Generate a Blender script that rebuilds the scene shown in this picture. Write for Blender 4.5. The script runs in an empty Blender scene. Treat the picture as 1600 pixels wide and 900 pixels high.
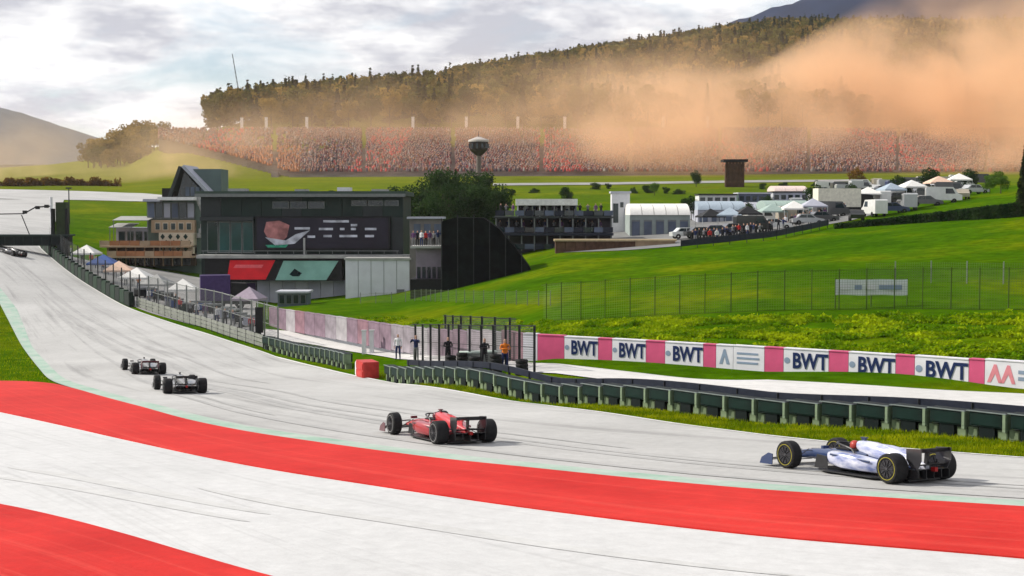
import bpy, bmesh, math, random
import numpy as np
from mathutils import Vector, Matrix

# ---------------------------------------------------------------- camera, sky, sun, exposure
scene = bpy.context.scene
F = 2198.0                       # focal length in photograph pixels (1600 wide)
ZC = 10.0                        # camera height in world metres
TH = math.atan(120.0 / F)        # camera looks slightly down
cam_data = bpy.data.cameras.new('camera')
cam_data.sensor_width = 36.0
cam_data.lens = 36.0 * F / 1600.0
cam_data.clip_start = 0.5
cam_data.clip_end = 20000
cam = bpy.data.objects.new('camera', cam_data)
scene.collection.objects.link(cam)
cam.location = (0, 0, ZC)
cam.rotation_euler = (math.pi / 2 - TH, 0, 0)
scene.camera = cam

SUN_DIR = Vector((-0.80, 0.20, 0.60)).normalized()     # towards the sun
SUN_EL = math.asin(SUN_DIR.z)
SUN_AZ = math.atan2(SUN_DIR.x, SUN_DIR.y)

world = bpy.data.worlds.new('World')
scene.world = world
world.use_nodes = True
wn, wl = world.node_tree.nodes, world.node_tree.links
wn.clear()
w_out = wn.new('ShaderNodeOutputWorld')
w_bg = wn.new('ShaderNodeBackground')
w_bg.inputs['Strength'].default_value = 0.10
w_sky = wn.new('ShaderNodeTexSky')
w_sky.sky_type = 'NISHITA'
w_sky.sun_disc = False
w_sky.sun_elevation = SUN_EL
w_sky.sun_rotation = SUN_AZ
w_sky.altitude = 700
w_tc = wn.new('ShaderNodeTexCoord')
w_sep = wn.new('ShaderNodeSeparateXYZ')
wl.new(w_tc.outputs['Generated'], w_sep.inputs[0])


def wmath(op, a, b=None, clamp=False):
    n = wn.new('ShaderNodeMath'); n.operation = op; n.use_clamp = clamp
    for i, v in enumerate((a, b)):
        if v is None: continue
        if isinstance(v, (int, float)): n.inputs[i].default_value = v
        else: wl.new(v, n.inputs[i])
    return n.outputs[0]


# a cloud deck: the direction is projected on a plane high above, so clouds shrink to the horizon
w_h = wmath('MAXIMUM', wmath('ADD', w_sep.outputs['Z'], 0.22), 0.04)
w_cmb = wn.new('ShaderNodeCombineXYZ')
wl.new(wmath('DIVIDE', w_sep.outputs['X'], w_h), w_cmb.inputs[0])
wl.new(wmath('DIVIDE', w_sep.outputs['Y'], w_h), w_cmb.inputs[1])
w_n1 = wn.new('ShaderNodeTexNoise'); w_n1.inputs['Scale'].default_value = 2.3
w_n1.inputs['Detail'].default_value = 8; w_n1.inputs['Roughness'].default_value = 0.56
w_n1.inputs['Distortion'].default_value = 0.35
wl.new(w_cmb.outputs[0], w_n1.inputs['Vector'])
w_map = wn.new('ShaderNodeMapping'); w_map.inputs['Location'].default_value = (3.7, 1.3, 0.4)
wl.new(w_cmb.outputs[0], w_map.inputs[0])
w_n2 = wn.new('ShaderNodeTexNoise'); w_n2.inputs['Scale'].default_value = 3.4
w_n2.inputs['Detail'].default_value = 6; w_n2.inputs['Roughness'].default_value = 0.6
wl.new(w_map.outputs[0], w_n2.inputs['Vector'])
w_cov = wn.new('ShaderNodeValToRGB')
w_cov.color_ramp.elements[0].position = 0.33; w_cov.color_ramp.elements[1].position = 0.52
wl.new(w_n1.outputs['Fac'], w_cov.inputs[0])
w_shade = wn.new('ShaderNodeValToRGB')
w_shade.color_ramp.elements[0].position = 0.40; w_shade.color_ramp.elements[1].position = 0.58
w_shade.color_ramp.elements[0].color = (4.7, 4.8, 5.5, 1)
w_shade.color_ramp.elements[1].color = (9.6, 9.55, 9.6, 1)
wl.new(w_n2.outputs['Fac'], w_shade.inputs[0])
w_mix = wn.new('ShaderNodeMix'); w_mix.data_type = 'RGBA'
wl.new(w_cov.outputs['Color'], w_mix.inputs[0])
wl.new(w_sky.outputs[0], w_mix.inputs[6])
wl.new(w_shade.outputs['Color'], w_mix.inputs[7])
wl.new(w_mix.outputs[2], w_bg.inputs['Color'])
wl.new(w_bg.outputs[0], w_out.inputs[0])

sun_data = bpy.data.lights.new('sun', 'SUN')
sun_data.energy = 4.9
sun_data.angle = math.radians(0.6)
sun_data.color = (1.0, 0.94, 0.84)
sun = bpy.data.objects.new('sun', sun_data)
scene.collection.objects.link(sun)
sun.location = (-60, 30, 90)
sun.rotation_euler = SUN_DIR.to_track_quat('Z', 'Y').to_euler()

scene.view_settings.view_transform = 'Standard'
scene.view_settings.look = 'None'
scene.view_settings.gamma = 1.0
scene.view_settings.use_curve_mapping = False
scene.view_settings.exposure = 0.25
scene.cycles.max_bounces = 6
scene.cycles.volume_bounces = 3
scene.cycles.volume_max_steps = 256
scene.cycles.use_denoising = True

# ---------------------------------------------------------------- helpers
rnd = random.Random(11)
rng = np.random.default_rng(5)
COL = scene.collection
ORD = ['zeroth', 'first', 'second', 'third', 'fourth', 'fifth', 'sixth', 'seventh', 'eighth', 'ninth', 'tenth', 'eleventh',
       'twelfth', 'thirteenth', 'fourteenth', 'fifteenth', 'sixteenth', 'seventeenth', 'eighteenth', 'nineteenth']
TENS = {2: 'twent', 3: 'thirt', 4: 'fort', 5: 'fift', 6: 'sixt', 7: 'sevent', 8: 'eight', 9: 'ninet'}


def ordinal(n):
    if n < 20: return ORD[n]
    t, u = divmod(n, 10)
    return TENS[t] + ('ieth' if u == 0 else 'y-' + ORD[u])


class MB:
    """collects shapes of one mesh"""
    def __init__(self): self.v, self.f, self.m = [], [], []

    def add(self, vs, fs, mi=0):
        o = len(self.v)
        self.v += [tuple(p) for p in vs]
        for q in fs:
            self.f.append(tuple(i + o for i in q)); self.m.append(mi)
        return self

    def box(self, a, b, mi=0):
        x0, y0, z0 = a; x1, y1, z1 = b
        return self.add([(x0, y0, z0), (x1, y0, z0), (x1, y1, z0), (x0, y1, z0), (x0, y0, z1), (x1, y0, z1), (x1, y1, z1), (x0, y1, z1)],
                        [(0, 3, 2, 1), (4, 5, 6, 7), (0, 1, 5, 4), (1, 2, 6, 5), (2, 3, 7, 6), (3, 0, 4, 7)], mi)

    def bar(self, p, q, w, h, mi=0):
        """a box beam from p to q"""
        p, q = Vector(p), Vector(q)
        d = (q - p).normalized()
        up = Vector((0, 0, 1)) if abs(d.z) < 0.95 else Vector((1, 0, 0))
        s = d.cross(up).normalized() * w / 2; u = s.cross(d).normalized() * h / 2
        vs = [p - s - u, p + s - u, p + s + u, p - s + u, q - s - u, q + s - u, q + s + u, q - s + u]
        return self.add(vs, [(0, 1, 2, 3), (7, 6, 5, 4), (0, 4, 5, 1), (1, 5, 6, 2), (2, 6, 7, 3), (3, 7, 4, 0)], mi)

    def tube(self, p, q, r0, r1=None, n=8, mi=0):
        r1 = r0 if r1 is None else r1
        p, q = Vector(p), Vector(q)
        d = (q - p).normalized()
        up = Vector((0, 0, 1)) if abs(d.z) < 0.95 else Vector((1, 0, 0))
        s = d.cross(up).normalized(); u = s.cross(d)
        vs = []
        for c, r in ((p, r0), (q, r1)):
            for k in range(n):
                a = 2 * math.pi * k / n
                vs.append(c + s * math.cos(a) * r + u * math.sin(a) * r)
        fs = [(k, (k + 1) % n, n + (k + 1) % n, n + k) for k in range(n)]
        fs += [tuple(range(n - 1, -1, -1)), tuple(range(n, 2 * n))]
        return self.add(vs, fs, mi)

    def loft(self, rings, mi=0, caps=True):
        n = len(rings[0]); vs = [p for r in rings for p in r]; fs = []
        for i in range(len(rings) - 1):
            for k in range(n):
                fs.append((i * n + k, i * n + (k + 1) % n, (i + 1) * n + (k + 1) % n, (i + 1) * n + k))
        if caps:
            fs.append(tuple(range(n - 1, -1, -1)))
            fs.append(tuple(range((len(rings) - 1) * n, len(rings) * n)))
        return self.add(vs, fs, mi)

    def lathe(self, prof, axis='y', n=20, c=(0, 0, 0), mi=0):
        """prof: (along axis, radius) closed outline turned about an axis"""
        vs, fs = [], []
        m = len(prof)
        for k in range(n):
            a = 2 * math.pi * k / n
            for t, r in prof:
                x, z = r * math.cos(a), r * math.sin(a)
                p = (x, t, z) if axis == 'y' else (x, z, t)
                vs.append((p[0] + c[0], p[1] + c[1], p[2] + c[2]))
        for k in range(n):
            for i in range(m):
                j = (i + 1) % m
                fs.append((k * m + i, k * m + j, ((k + 1) % n) * m + j, ((k + 1) % n) * m + i))
        return self.add(vs, fs, mi)

    def prism(self, poly, y0, y1, mi=0):
        """an outline in x,z with depth y0..y1"""
        n = len(poly)
        vs = [(x, y0, z) for x, z in poly] + [(x, y1, z) for x, z in poly]
        fs = [(k, (k + 1) % n, n + (k + 1) % n, n + k) for k in range(n)] + [tuple(range(n - 1, -1, -1)), tuple(range(n, 2 * n))]
        return self.add(vs, fs, mi)

    def plate(self, poly, z0, z1, mi=0):
        n = len(poly)
        vs = [(x, y, z0) for x, y in poly] + [(x, y, z1) for x, y in poly]
        fs = [(k, (k + 1) % n, n + (k + 1) % n, n + k) for k in range(n)] + [tuple(range(n - 1, -1, -1)), tuple(range(n, 2 * n))]
        return self.add(vs, fs, mi)

    def mesh(self, name, mats, smooth=False):
        me = bpy.data.meshes.new(name)
        me.from_pydata(self.v, [], self.f)
        for m in (mats if isinstance(mats, (list, tuple)) else [mats]): me.materials.append(m)
        if any(self.m): me.polygons.foreach_set('material_index', self.m)
        bm = bmesh.new(); bm.from_mesh(me)
        bmesh.ops.recalc_face_normals(bm, faces=bm.faces)
        if smooth:
            for f in bm.faces: f.smooth = True
            for e in bm.edges:
                if len(e.link_faces) == 2 and e.calc_face_angle(0) > math.radians(38): e.smooth = False
        bm.to_mesh(me); bm.free()
        return me

    def build(self, name, mats, parent=None, loc=None, rotz=0, smooth=False):
        return obj(name, self.mesh(name, mats, smooth), parent, loc, rotz)


def obj(name, me, parent=None, loc=None, rotz=0):
    o = bpy.data.objects.new(name, me)
    COL.objects.link(o)
    if parent is not None: o.parent = parent
    if loc is not None: o.location = loc
    if rotz: o.rotation_euler = (0, 0, rotz)
    return o


def tag(o, label, cat, group=None):
    o['label'] = label; o['category'] = cat
    if group: o['group'] = group
    return o


def thing(name, label, cat, loc=(0, 0, 0), rotz=0, group=None):
    o = obj(name, None, None, loc, rotz)
    o.empty_display_size = 0.3
    return tag(o, label, cat, group)


def structure(o, label=None):
    o['kind'] = 'structure'
    if label: o['label'] = label
    return o


def copy_tree(o, parent=None):
    c = o.copy(); COL.objects.link(c); c.parent = parent
    for ch in list(o.children): copy_tree(ch, c)
    return c


# ---------------------------------------------------------------- materials
MAT = {}


def mat(name, col, rough=0.7, var=0.12, scale=3.0, metal=0.0, col2=None, spec=0.18, bump=0.0, coords='Object', emit=0.0,
        stretch=(1, 1, 1), detail=5, coat=0.0):
    if name in MAT: return MAT[name]
    m = bpy.data.materials.new(name); m.use_nodes = True
    nt = m.node_tree; b = nt.nodes['Principled BSDF']
    b.inputs['Roughness'].default_value = rough
    b.inputs['Metallic'].default_value = metal
    b.inputs['Specular IOR Level'].default_value = spec
    if coat: b.inputs['Coat Weight'].default_value = coat; b.inputs['Coat Roughness'].default_value = 0.08
    tc = nt.nodes.new('ShaderNodeTexCoord')
    mp = nt.nodes.new('ShaderNodeMapping'); mp.inputs['Scale'].default_value = stretch
    nt.links.new(tc.outputs[coords], mp.inputs[0])
    nz = nt.nodes.new('ShaderNodeTexNoise'); nz.inputs['Scale'].default_value = scale; nz.inputs['Detail'].default_value = detail
    nt.links.new(mp.outputs[0], nz.inputs['Vector'])
    rp = nt.nodes.new('ShaderNodeValToRGB')
    c2 = col2 or tuple(min(1, c * (1 + var)) for c in col)
    c1 = col if col2 else tuple(c * (1 - var) for c in col)
    rp.color_ramp.elements[0].position = 0.32; rp.color_ramp.elements[1].position = 0.68
    rp.color_ramp.elements[0].color = (*c1, 1); rp.color_ramp.elements[1].color = (*c2, 1)
    nt.links.new(nz.outputs['Fac'], rp.inputs[0])
    nt.links.new(rp.outputs[0], b.inputs['Base Color'])
    if emit:
        nt.links.new(rp.outputs[0], b.inputs['Emission Color']); b.inputs['Emission Strength'].default_value = emit
    if bump:
        bp = nt.nodes.new('ShaderNodeBump'); bp.inputs['Strength'].default_value = bump; bp.inputs['Distance'].default_value = 0.05
        nt.links.new(nz.outputs['Fac'], bp.inputs['Height']); nt.links.new(bp.outputs[0], b.inputs['Normal'])
    MAT[name] = m
    return m


def leaf_mat(name, c1, c2, rand=0.35, scale=0.25):
    """foliage: colour varies over the crown and from plant to plant, light passes through the leaves"""
    if name in MAT: return MAT[name]
    m = bpy.data.materials.new(name); m.use_nodes = True
    nt = m.node_tree; nt.nodes.clear()
    out = nt.nodes.new('ShaderNodeOutputMaterial')
    geo = nt.nodes.new('ShaderNodeNewGeometry'); oi = nt.nodes.new('ShaderNodeObjectInfo')
    nz = nt.nodes.new('ShaderNodeTexNoise'); nz.inputs['Scale'].default_value = scale; nz.inputs['Detail'].default_value = 4
    nt.links.new(geo.outputs['Position'], nz.inputs['Vector'])
    ad = nt.nodes.new('ShaderNodeMath'); ad.operation = 'MULTIPLY_ADD'; ad.inputs[1].default_value = rand
    nt.links.new(oi.outputs['Random'], ad.inputs[0]); nt.links.new(nz.outputs['Fac'], ad.inputs[2])
    rp = nt.nodes.new('ShaderNodeValToRGB')
    rp.color_ramp.elements[0].position = 0.42; rp.color_ramp.elements[1].position = 0.42 + 0.25 + rand * 0.7
    rp.color_ramp.elements[0].color = (*c1, 1); rp.color_ramp.elements[1].color = (*c2, 1)
    nt.links.new(ad.outputs[0], rp.inputs[0])
    d = nt.nodes.new('ShaderNodeBsdfDiffuse'); t = nt.nodes.new('ShaderNodeBsdfTranslucent'); mx = nt.nodes.new('ShaderNodeMixShader')
    mx.inputs[0].default_value = 0.35
    nt.links.new(rp.outputs[0], d.inputs[0]); nt.links.new(rp.outputs[0], t.inputs[0])
    nt.links.new(d.outputs[0], mx.inputs[1]); nt.links.new(t.outputs[0], mx.inputs[2]); nt.links.new(mx.outputs[0], out.inputs[0])
    MAT[name] = m
    return m


def asphalt_mat(name, c_lo, c_hi, streak=(0.05, 0.7), rough=0.75, streak_amt=0.35, blotch=0.06, streak_col=(0.09, 0.088, 0.085), spec=0.15):
    """worn paving: grain, broad blotches and rubber streaks that run along the lane (UV: u along, v across, metres)"""
    m = bpy.data.materials.new(name); m.use_nodes = True
    nt = m.node_tree; b = nt.nodes['Principled BSDF']
    b.inputs['Roughness'].default_value = rough; b.inputs['Specular IOR Level'].default_value = spec
    geo = nt.nodes.new('ShaderNodeNewGeometry'); uv = nt.nodes.new('ShaderNodeUVMap')
    n1 = nt.nodes.new('ShaderNodeTexNoise'); n1.inputs['Scale'].default_value = blotch; n1.inputs['Detail'].default_value = 9
    n1.inputs['Roughness'].default_value = 0.62
    nt.links.new(geo.outputs['Position'], n1.inputs['Vector'])
    r1 = nt.nodes.new('ShaderNodeValToRGB')
    r1.color_ramp.elements[0].position = 0.3; r1.color_ramp.elements[1].position = 0.68
    r1.color_ramp.elements[0].color = (*c_lo, 1); r1.color_ramp.elements[1].color = (*c_hi, 1)
    nt.links.new(n1.outputs['Fac'], r1.inputs[0])
    mp = nt.nodes.new('ShaderNodeMapping'); mp.inputs['Scale'].default_value = (streak[0], streak[1], 1)
    nt.links.new(uv.outputs[0], mp.inputs[0])
    n2 = nt.nodes.new('ShaderNodeTexNoise'); n2.inputs['Scale'].default_value = 1.0; n2.inputs['Detail'].default_value = 5
    n2.inputs['Roughness'].default_value = 0.65
    nt.links.new(mp.outputs[0], n2.inputs['Vector'])
    r2 = nt.nodes.new('ShaderNodeValToRGB')
    r2.color_ramp.elements[0].position = 0.52; r2.color_ramp.elements[1].position = 0.72
    r2.color_ramp.elements[0].color = (0, 0, 0, 1); r2.color_ramp.elements[1].color = (streak_amt,) * 3 + (1,)
    nt.links.new(n2.outputs['Fac'], r2.inputs[0])
    mx = nt.nodes.new('ShaderNodeMix'); mx.data_type = 'RGBA'
    nt.links.new(r2.outputs[0], mx.inputs[0]); nt.links.new(r1.outputs[0], mx.inputs[6]); mx.inputs[7].default_value = (*streak_col, 1)
    n4 = nt.nodes.new('ShaderNodeTexNoise'); n4.inputs['Scale'].default_value = 2.2; n4.inputs['Detail'].default_value = 10; n4.inputs['Roughness'].default_value = 0.8
    nt.links.new(geo.outputs['Position'], n4.inputs['Vector'])
    r4 = nt.nodes.new('ShaderNodeValToRGB'); r4.color_ramp.elements[0].position = 0.3; r4.color_ramp.elements[1].position = 0.7
    r4.color_ramp.elements[0].color = (0.84, 0.84, 0.84, 1); r4.color_ramp.elements[1].color = (1.08, 1.08, 1.08, 1)
    nt.links.new(n4.outputs['Fac'], r4.inputs[0])
    m4 = nt.nodes.new('ShaderNodeMix'); m4.data_type = 'RGBA'; m4.blend_type = 'MULTIPLY'; m4.inputs[0].default_value = 1
    nt.links.new(mx.outputs[2], m4.inputs[6]); nt.links.new(r4.outputs[0], m4.inputs[7])
    nt.links.new(m4.outputs[2], b.inputs['Base Color'])
    n3 = nt.nodes.new('ShaderNodeTexNoise'); n3.inputs['Scale'].default_value = 14; n3.inputs['Detail'].default_value = 3
    nt.links.new(geo.outputs['Position'], n3.inputs['Vector'])
    bp = nt.nodes.new('ShaderNodeBump'); bp.inputs['Strength'].default_value = 0.25; bp.inputs['Distance'].default_value = 0.02
    nt.links.new(n3.outputs['Fac'], bp.inputs['Height']); nt.links.new(bp.outputs[0], b.inputs['Normal'])
    MAT[name] = m
    return m


# ---------------------------------------------------------------- terrain
def plane_z(Y): return -(4.4 + 0.065 * Y)                    # the paved bowl, relative to the camera


def ray_z(py, Y): return Y * math.tan(math.atan((450.0 - py) / F) - TH)


def pchip(x, y, xn):
    x, y = np.array(x, float), np.array(y, float)
    h = np.diff(x); d = np.diff(y) / h
    m = np.zeros(len(x)); m[0], m[-1] = d[0], d[-1]
    for i in range(1, len(x) - 1):
        if d[i - 1] * d[i] > 0:
            w1, w2 = 2 * h[i] + h[i - 1], h[i] + 2 * h[i - 1]
            m[i] = (w1 + w2) / (w1 / d[i - 1] + w2 / d[i])
    k = np.clip(np.searchsorted(x, xn) - 1, 0, len(x) - 2)
    t = np.clip((xn - x[k]) / h[k], 0, 1)
    return ((2 * t**3 - 3 * t**2 + 1) * y[k] + (t**3 - 2 * t**2 + t) * h[k] * m[k] + (-2 * t**3 + 3 * t**2) * y[k + 1] + (t**3 - t**2) * h[k] * m[k + 1])


NEAR = [-80, 0, 22, 34, 47]
PROFILE = {                      # view column -> (distance, picture row where that ground lies)
    -900: [(67, None), (88, 560), (110, 500), (140, 440), (172, 390), (200, 360), (260, 325), (345, 297), (420, 283), (600, 272), (1000, 266), (1700, 262)],
    0: [(67, None), (88, 583), (110, 540), (140, 471), (172, 407), (187, 386), (260, 335), (345, 297), (420, 283), (600, 272), (1000, 266), (1700, 262)],
    200: [(67, None), (88, 580), (110, 540), (140, 485), (172, 440), (200, 410), (260, 350), (345, 303), (420, 285), (480, 268), (600, 254), (800, 242), (1000, 245), (1700, 250)],
    300: [(67, None), (88, 583), (110, 540), (140, 492), (172, 458), (200, 425), (260, 350), (345, 301), (420, 279), (470, 247), (520, 209), (600, 207), (800, 218), (1000, 230), (1700, 240)],
    430: [(67, None), (88, 585), (105, 557), (118, 525), (130, 500), (150, 485), (172, 474), (200, 440), (260, 350), (345, 300), (420, 277), (520, 207), (560, 202), (700, 178), (850, 185), (1700, 220)],
    620: [(67, None), (80, 594), (95, 560), (105, 540), (130, 492), (150, 474), (180, 445), (230, 380), (300, 312), (350, 292), (420, 276), (520, 207), (600, 190), (700, 165), (850, 158), (1200, 170), (1700, 200)],
    870: [(58.6, None), (63.6, 625), (70, 585), (77, 560), (86, 525), (97, 500), (125, 447), (150, 412), (185, 387), (230, 345), (300, 302), (380, 282), (420, 275), (520, 207), (600, 185), (700, 155), (800, 130), (1000, 115), (1700, 120)],
    1200: [(53, None), (60, 612), (64, 596), (70, 581), (76, 550), (88, 497), (105, 445), (150, 387), (200, 352), (300, 302), (380, 280), (420, 273), (520, 207), (600, 170), (700, 128), (850, 82), (1000, 64), (1700, 62)],
    1600: [(45, None), (52, 645), (54, 639), (58.5, 617), (62, 608), (67, 570), (88, 480), (115, 400), (145, 342), (165, 328), (200, 297), (300, 285), (420, 270), (520, 215), (600, 180), (700, 126), (850, 84), (1000, 66), (1700, 62)],
    2500: [(45, None), (52, 645), (54, 639), (58.5, 617), (62, 608), (67, 570), (88, 480), (115, 400), (145, 342), (165, 328), (200, 297), (300, 275), (420, 250), (520, 205), (600, 170), (700, 120), (850, 90), (1000, 76), (1700, 70)],
}
TY = np.arange(-80, 1700, 0.5)
TCOL = np.array(sorted(PROFILE), float)
TZ = []
for c in sorted(PROFILE):
    ys, zs = [], []
    for Y in NEAR:
        if Y < PROFILE[c][0][0] - 3: ys.append(Y); zs.append(plane_z(max(Y, 0)))
    for Y, py in PROFILE[c]: ys.append(Y); zs.append(plane_z(Y) if py is None else ray_z(py, Y))
    TZ.append(pchip(ys, zs, TY))
TZ = np.array(TZ)


def H(X, Y):
    """terrain height (world z)"""
    X = np.asarray(X, float); Y = np.asarray(Y, float)
    Yc = np.clip(Y, -80, 1699)
    u = np.clip(800 + F * X / np.maximum(Y, 22), TCOL[0], TCOL[-1] - 1e-3)
    k = np.searchsorted(TCOL, u, 'right') - 1
    t = (u - TCOL[k]) / (TCOL[k + 1] - TCOL[k])
    yi = (Yc - TY[0]) / 0.5
    y0 = np.clip(yi.astype(int), 0, len(TY) - 2); ty = yi - y0
    za = TZ[k, y0] * (1 - ty) + TZ[k, y0 + 1] * ty
    zb = TZ[k + 1, y0] * (1 - ty) + TZ[k + 1, y0 + 1] * ty
    return ZC + za * (1 - t) + zb * t


def hz(x, y): return float(H(x, y))


def P(px, py, Y):
    """the point at distance Y seen at a picture position"""
    Z = ray_z(py, Y)
    zc = Y * math.cos(TH) - Z * math.sin(TH)
    return Vector(((px - 800.0) / F * zc, Y, ZC + Z))


GY = np.geomspace(12, 1500, 1600)


def G(px, py, near=12.0):
    """the first ground point seen at a picture position"""
    a = math.tan(math.atan((450.0 - py) / F) - TH)
    Z = GY * a
    zc = GY * math.cos(TH) - Z * math.sin(TH)
    X = (px - 800.0) / F * zc
    d = (Z + ZC) - H(X, GY)
    idx = np.where((d <= 0) & (GY >= near))[0]
    if len(idx) == 0: i = len(GY) - 1; return Vector((X[i], GY[i], hz(X[i], GY[i])))
    i = max(idx[0], 1)
    t = d[i - 1] / (d[i - 1] - d[i]) if d[i - 1] != d[i] else 0
    t = min(max(t, 0), 1)
    Y = GY[i - 1] * (1 - t) + GY[i] * t; x = X[i - 1] * (1 - t) + X[i] * t
    return Vector((x, Y, hz(x, Y)))


def smooth_line(pts, n):
    """a smooth line of n points through the given plan points, evenly spaced"""
    p = np.array([(q[0], q[1]) for q in pts], float)
    s = np.concatenate([[0], np.cumsum(np.hypot(*np.diff(p, axis=0).T))])
    sn = np.linspace(0, s[-1], max(n * 4, 200))
    dense = np.stack([pchip(s, p[:, 0], sn), pchip(s, p[:, 1], sn)], 1)
    k = max(3, len(sn) // 28) | 1                                     # soften corners
    pad = np.pad(dense, ((k // 2, k // 2), (0, 0)), mode='reflect', reflect_type='odd')
    sm = np.stack([np.convolve(pad[:, i], np.ones(k) / k, 'valid') for i in (0, 1)], 1)
    s2 = np.concatenate([[0], np.cumsum(np.hypot(*np.diff(sm, axis=0).T))])
    t = np.linspace(0, s2[-1], n)
    return np.stack([np.interp(t, s2, sm[:, 0]), np.interp(t, s2, sm[:, 1])], 1), s2[-1]


def ribbon(name, A, B, n, w, off, m, skirt=0.0):
    """a paved sheet between two plan lines, following the terrain"""
    verts, faces, uvs = [], [], []
    L = np.concatenate([[0], np.cumsum(np.hypot(*np.diff(A, axis=0).T))])
    for i in range(n):
        for j in range(w + 1):
            t = j / w
            p = A[i] * (1 - t) + B[i] * t
            o = off + 0.0002 * max(p[1] - 60, 0)
            verts.append((p[0], p[1], hz(p[0], p[1]) + o))
            uvs.append((L[i], t * float(np.hypot(*(B[i] - A[i])))))
    for i in range(n - 1):
        for j in range(w):
            a = i * (w + 1) + j
            faces.append((a, a + 1, a + w + 2, a + w + 1))
    if skirt:
        for j0 in (0, w):
            o = len(verts)
            for i in range(n):
                v = verts[i * (w + 1) + j0]; verts += [v, (v[0], v[1], v[2] - skirt)]; uvs += [uvs[i * (w + 1) + j0]] * 2
            for i in range(n - 1): faces.append((o + 2 * i, o + 2 * i + 2, o + 2 * i + 3, o + 2 * i + 1))
    me = bpy.data.meshes.new(name); me.from_pydata(verts, [], faces); me.materials.append(m)
    ul = me.uv_layers.new(name='UVMap')
    li = np.empty(len(me.loops), int); me.loops.foreach_get('vertex_index', li)
    ul.data.foreach_set('uv', np.array(uvs)[li].ravel())
    me.polygons.foreach_set('use_smooth', [True] * len(me.polygons))
    bm = bmesh.new(); bm.from_mesh(me); bmesh.ops.recalc_face_normals(bm, faces=bm.faces)
    if sum(f.normal.z for f in bm.faces) < 0: bmesh.ops.reverse_faces(bm, faces=bm.faces)
    bm.to_mesh(me); bm.free()
    return structure(obj(name, me))


def gl(pix, n): return smooth_line([G(x, y) for x, y in pix], n)[0]


class Fr:
    """a frame standing at distance Y: converts picture positions to local metres (x right, z up)"""
    def __init__(self, px0, pyb, Y):
        self.px0, self.pyb, self.Y = px0, pyb, Y
        self.loc = P(px0, pyb, Y)
        self.s = F / (Y * math.cos(TH) - (self.loc.z - ZC) * math.sin(TH))

    def X(self, px): return (px - self.px0) / self.s
    def Z(self, py): return (self.pyb - py) / self.s
    def b(self, mb, x0, y0, x1, y1, d0, d1, mi=0):
        """box covering picture rows y0 (top)..y1 (bottom), depth d0..d1"""
        return mb.box((self.X(x0), d0, self.Z(y1)), (self.X(x1), d1, self.Z(y0)), mi)

# ---------------------------------------------------------------- ground
def grass_material():
    m = bpy.data.materials.new('grass'); m.use_nodes = True
    nt = m.node_tree; b = nt.nodes['Principled BSDF']
    b.inputs['Roughness'].default_value = 0.9; b.inputs['Specular IOR Level'].default_value = 0.0
    geo = nt.nodes.new('ShaderNodeNewGeometry')
    def noise(s, d, r=0.6):
        n = nt.nodes.new('ShaderNodeTexNoise'); n.inputs['Scale'].default_value = s; n.inputs['Detail'].default_value = d
        n.inputs['Roughness'].default_value = r
        nt.links.new(geo.outputs['Position'], n.inputs['Vector']); return n
    n1, n2, n3 = noise(0.055, 9, 0.66), noise(0.8, 8, 0.7), noise(9, 4)
    r1 = nt.nodes.new('ShaderNodeValToRGB')
    e = r1.color_ramp.elements
    e[0].position = 0.38; e[0].color = (0.032, 0.085, 0.0012, 1)
    e[1].position = 0.64; e[1].color = (0.112, 0.142, 0.002, 1)
    x = e.new(0.5); x.color = (0.048, 0.106, 0.0012, 1)
    nt.links.new(n1.outputs['Fac'], r1.inputs[0])
    r2 = nt.nodes.new('ShaderNodeValToRGB')
    r2.color_ramp.elements[0].position = 0.3; r2.color_ramp.elements[0].color = (0.55, 0.58, 0.55, 1)
    r2.color_ramp.elements[1].position = 0.7; r2.color_ramp.elements[1].color = (1.3, 1.3, 1.25, 1)
    nt.links.new(n2.outputs['Fac'], r2.inputs[0])
    mx = nt.nodes.new('ShaderNodeMix'); mx.data_type = 'RGBA'; mx.blend_type = 'MULTIPLY'; mx.inputs[0].default_value = 1
    nt.links.new(r1.outputs[0], mx.inputs[6]); nt.links.new(r2.outputs[0], mx.inputs[7])
    # the meadows up the valley are drier and yellower
    sp = nt.nodes.new('ShaderNodeSeparateXYZ'); nt.links.new(geo.outputs['Position'], sp.inputs[0])
    mr = nt.nodes.new('ShaderNodeMapRange'); mr.inputs[1].default_value = 230; mr.inputs[2].default_value = 420
    nt.links.new(sp.outputs['Y'], mr.inputs[0])
    m2 = nt.nodes.new('ShaderNodeMix'); m2.data_type = 'RGBA'; m2.inputs[7].default_value = (0.17, 0.165, 0.02, 1)
    ml = nt.nodes.new('ShaderNodeMath'); ml.operation = 'MULTIPLY'; ml.inputs[1].default_value = 0.6
    nt.links.new(mr.outputs[0], ml.inputs[0]); nt.links.new(ml.outputs[0], m2.inputs[0]); nt.links.new(mx.outputs[2], m2.inputs[6])
    nt.links.new(m2.outputs[2], b.inputs['Base Color'])
    bp = nt.nodes.new('ShaderNodeBump'); bp.inputs['Strength'].default_value = 0.6; bp.inputs['Distance'].default_value = 0.12
    nt.links.new(n3.outputs['Fac'], bp.inputs['Height']); nt.links.new(bp.outputs[0], b.inputs['Normal'])
    MAT['grass'] = m
    return m


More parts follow.
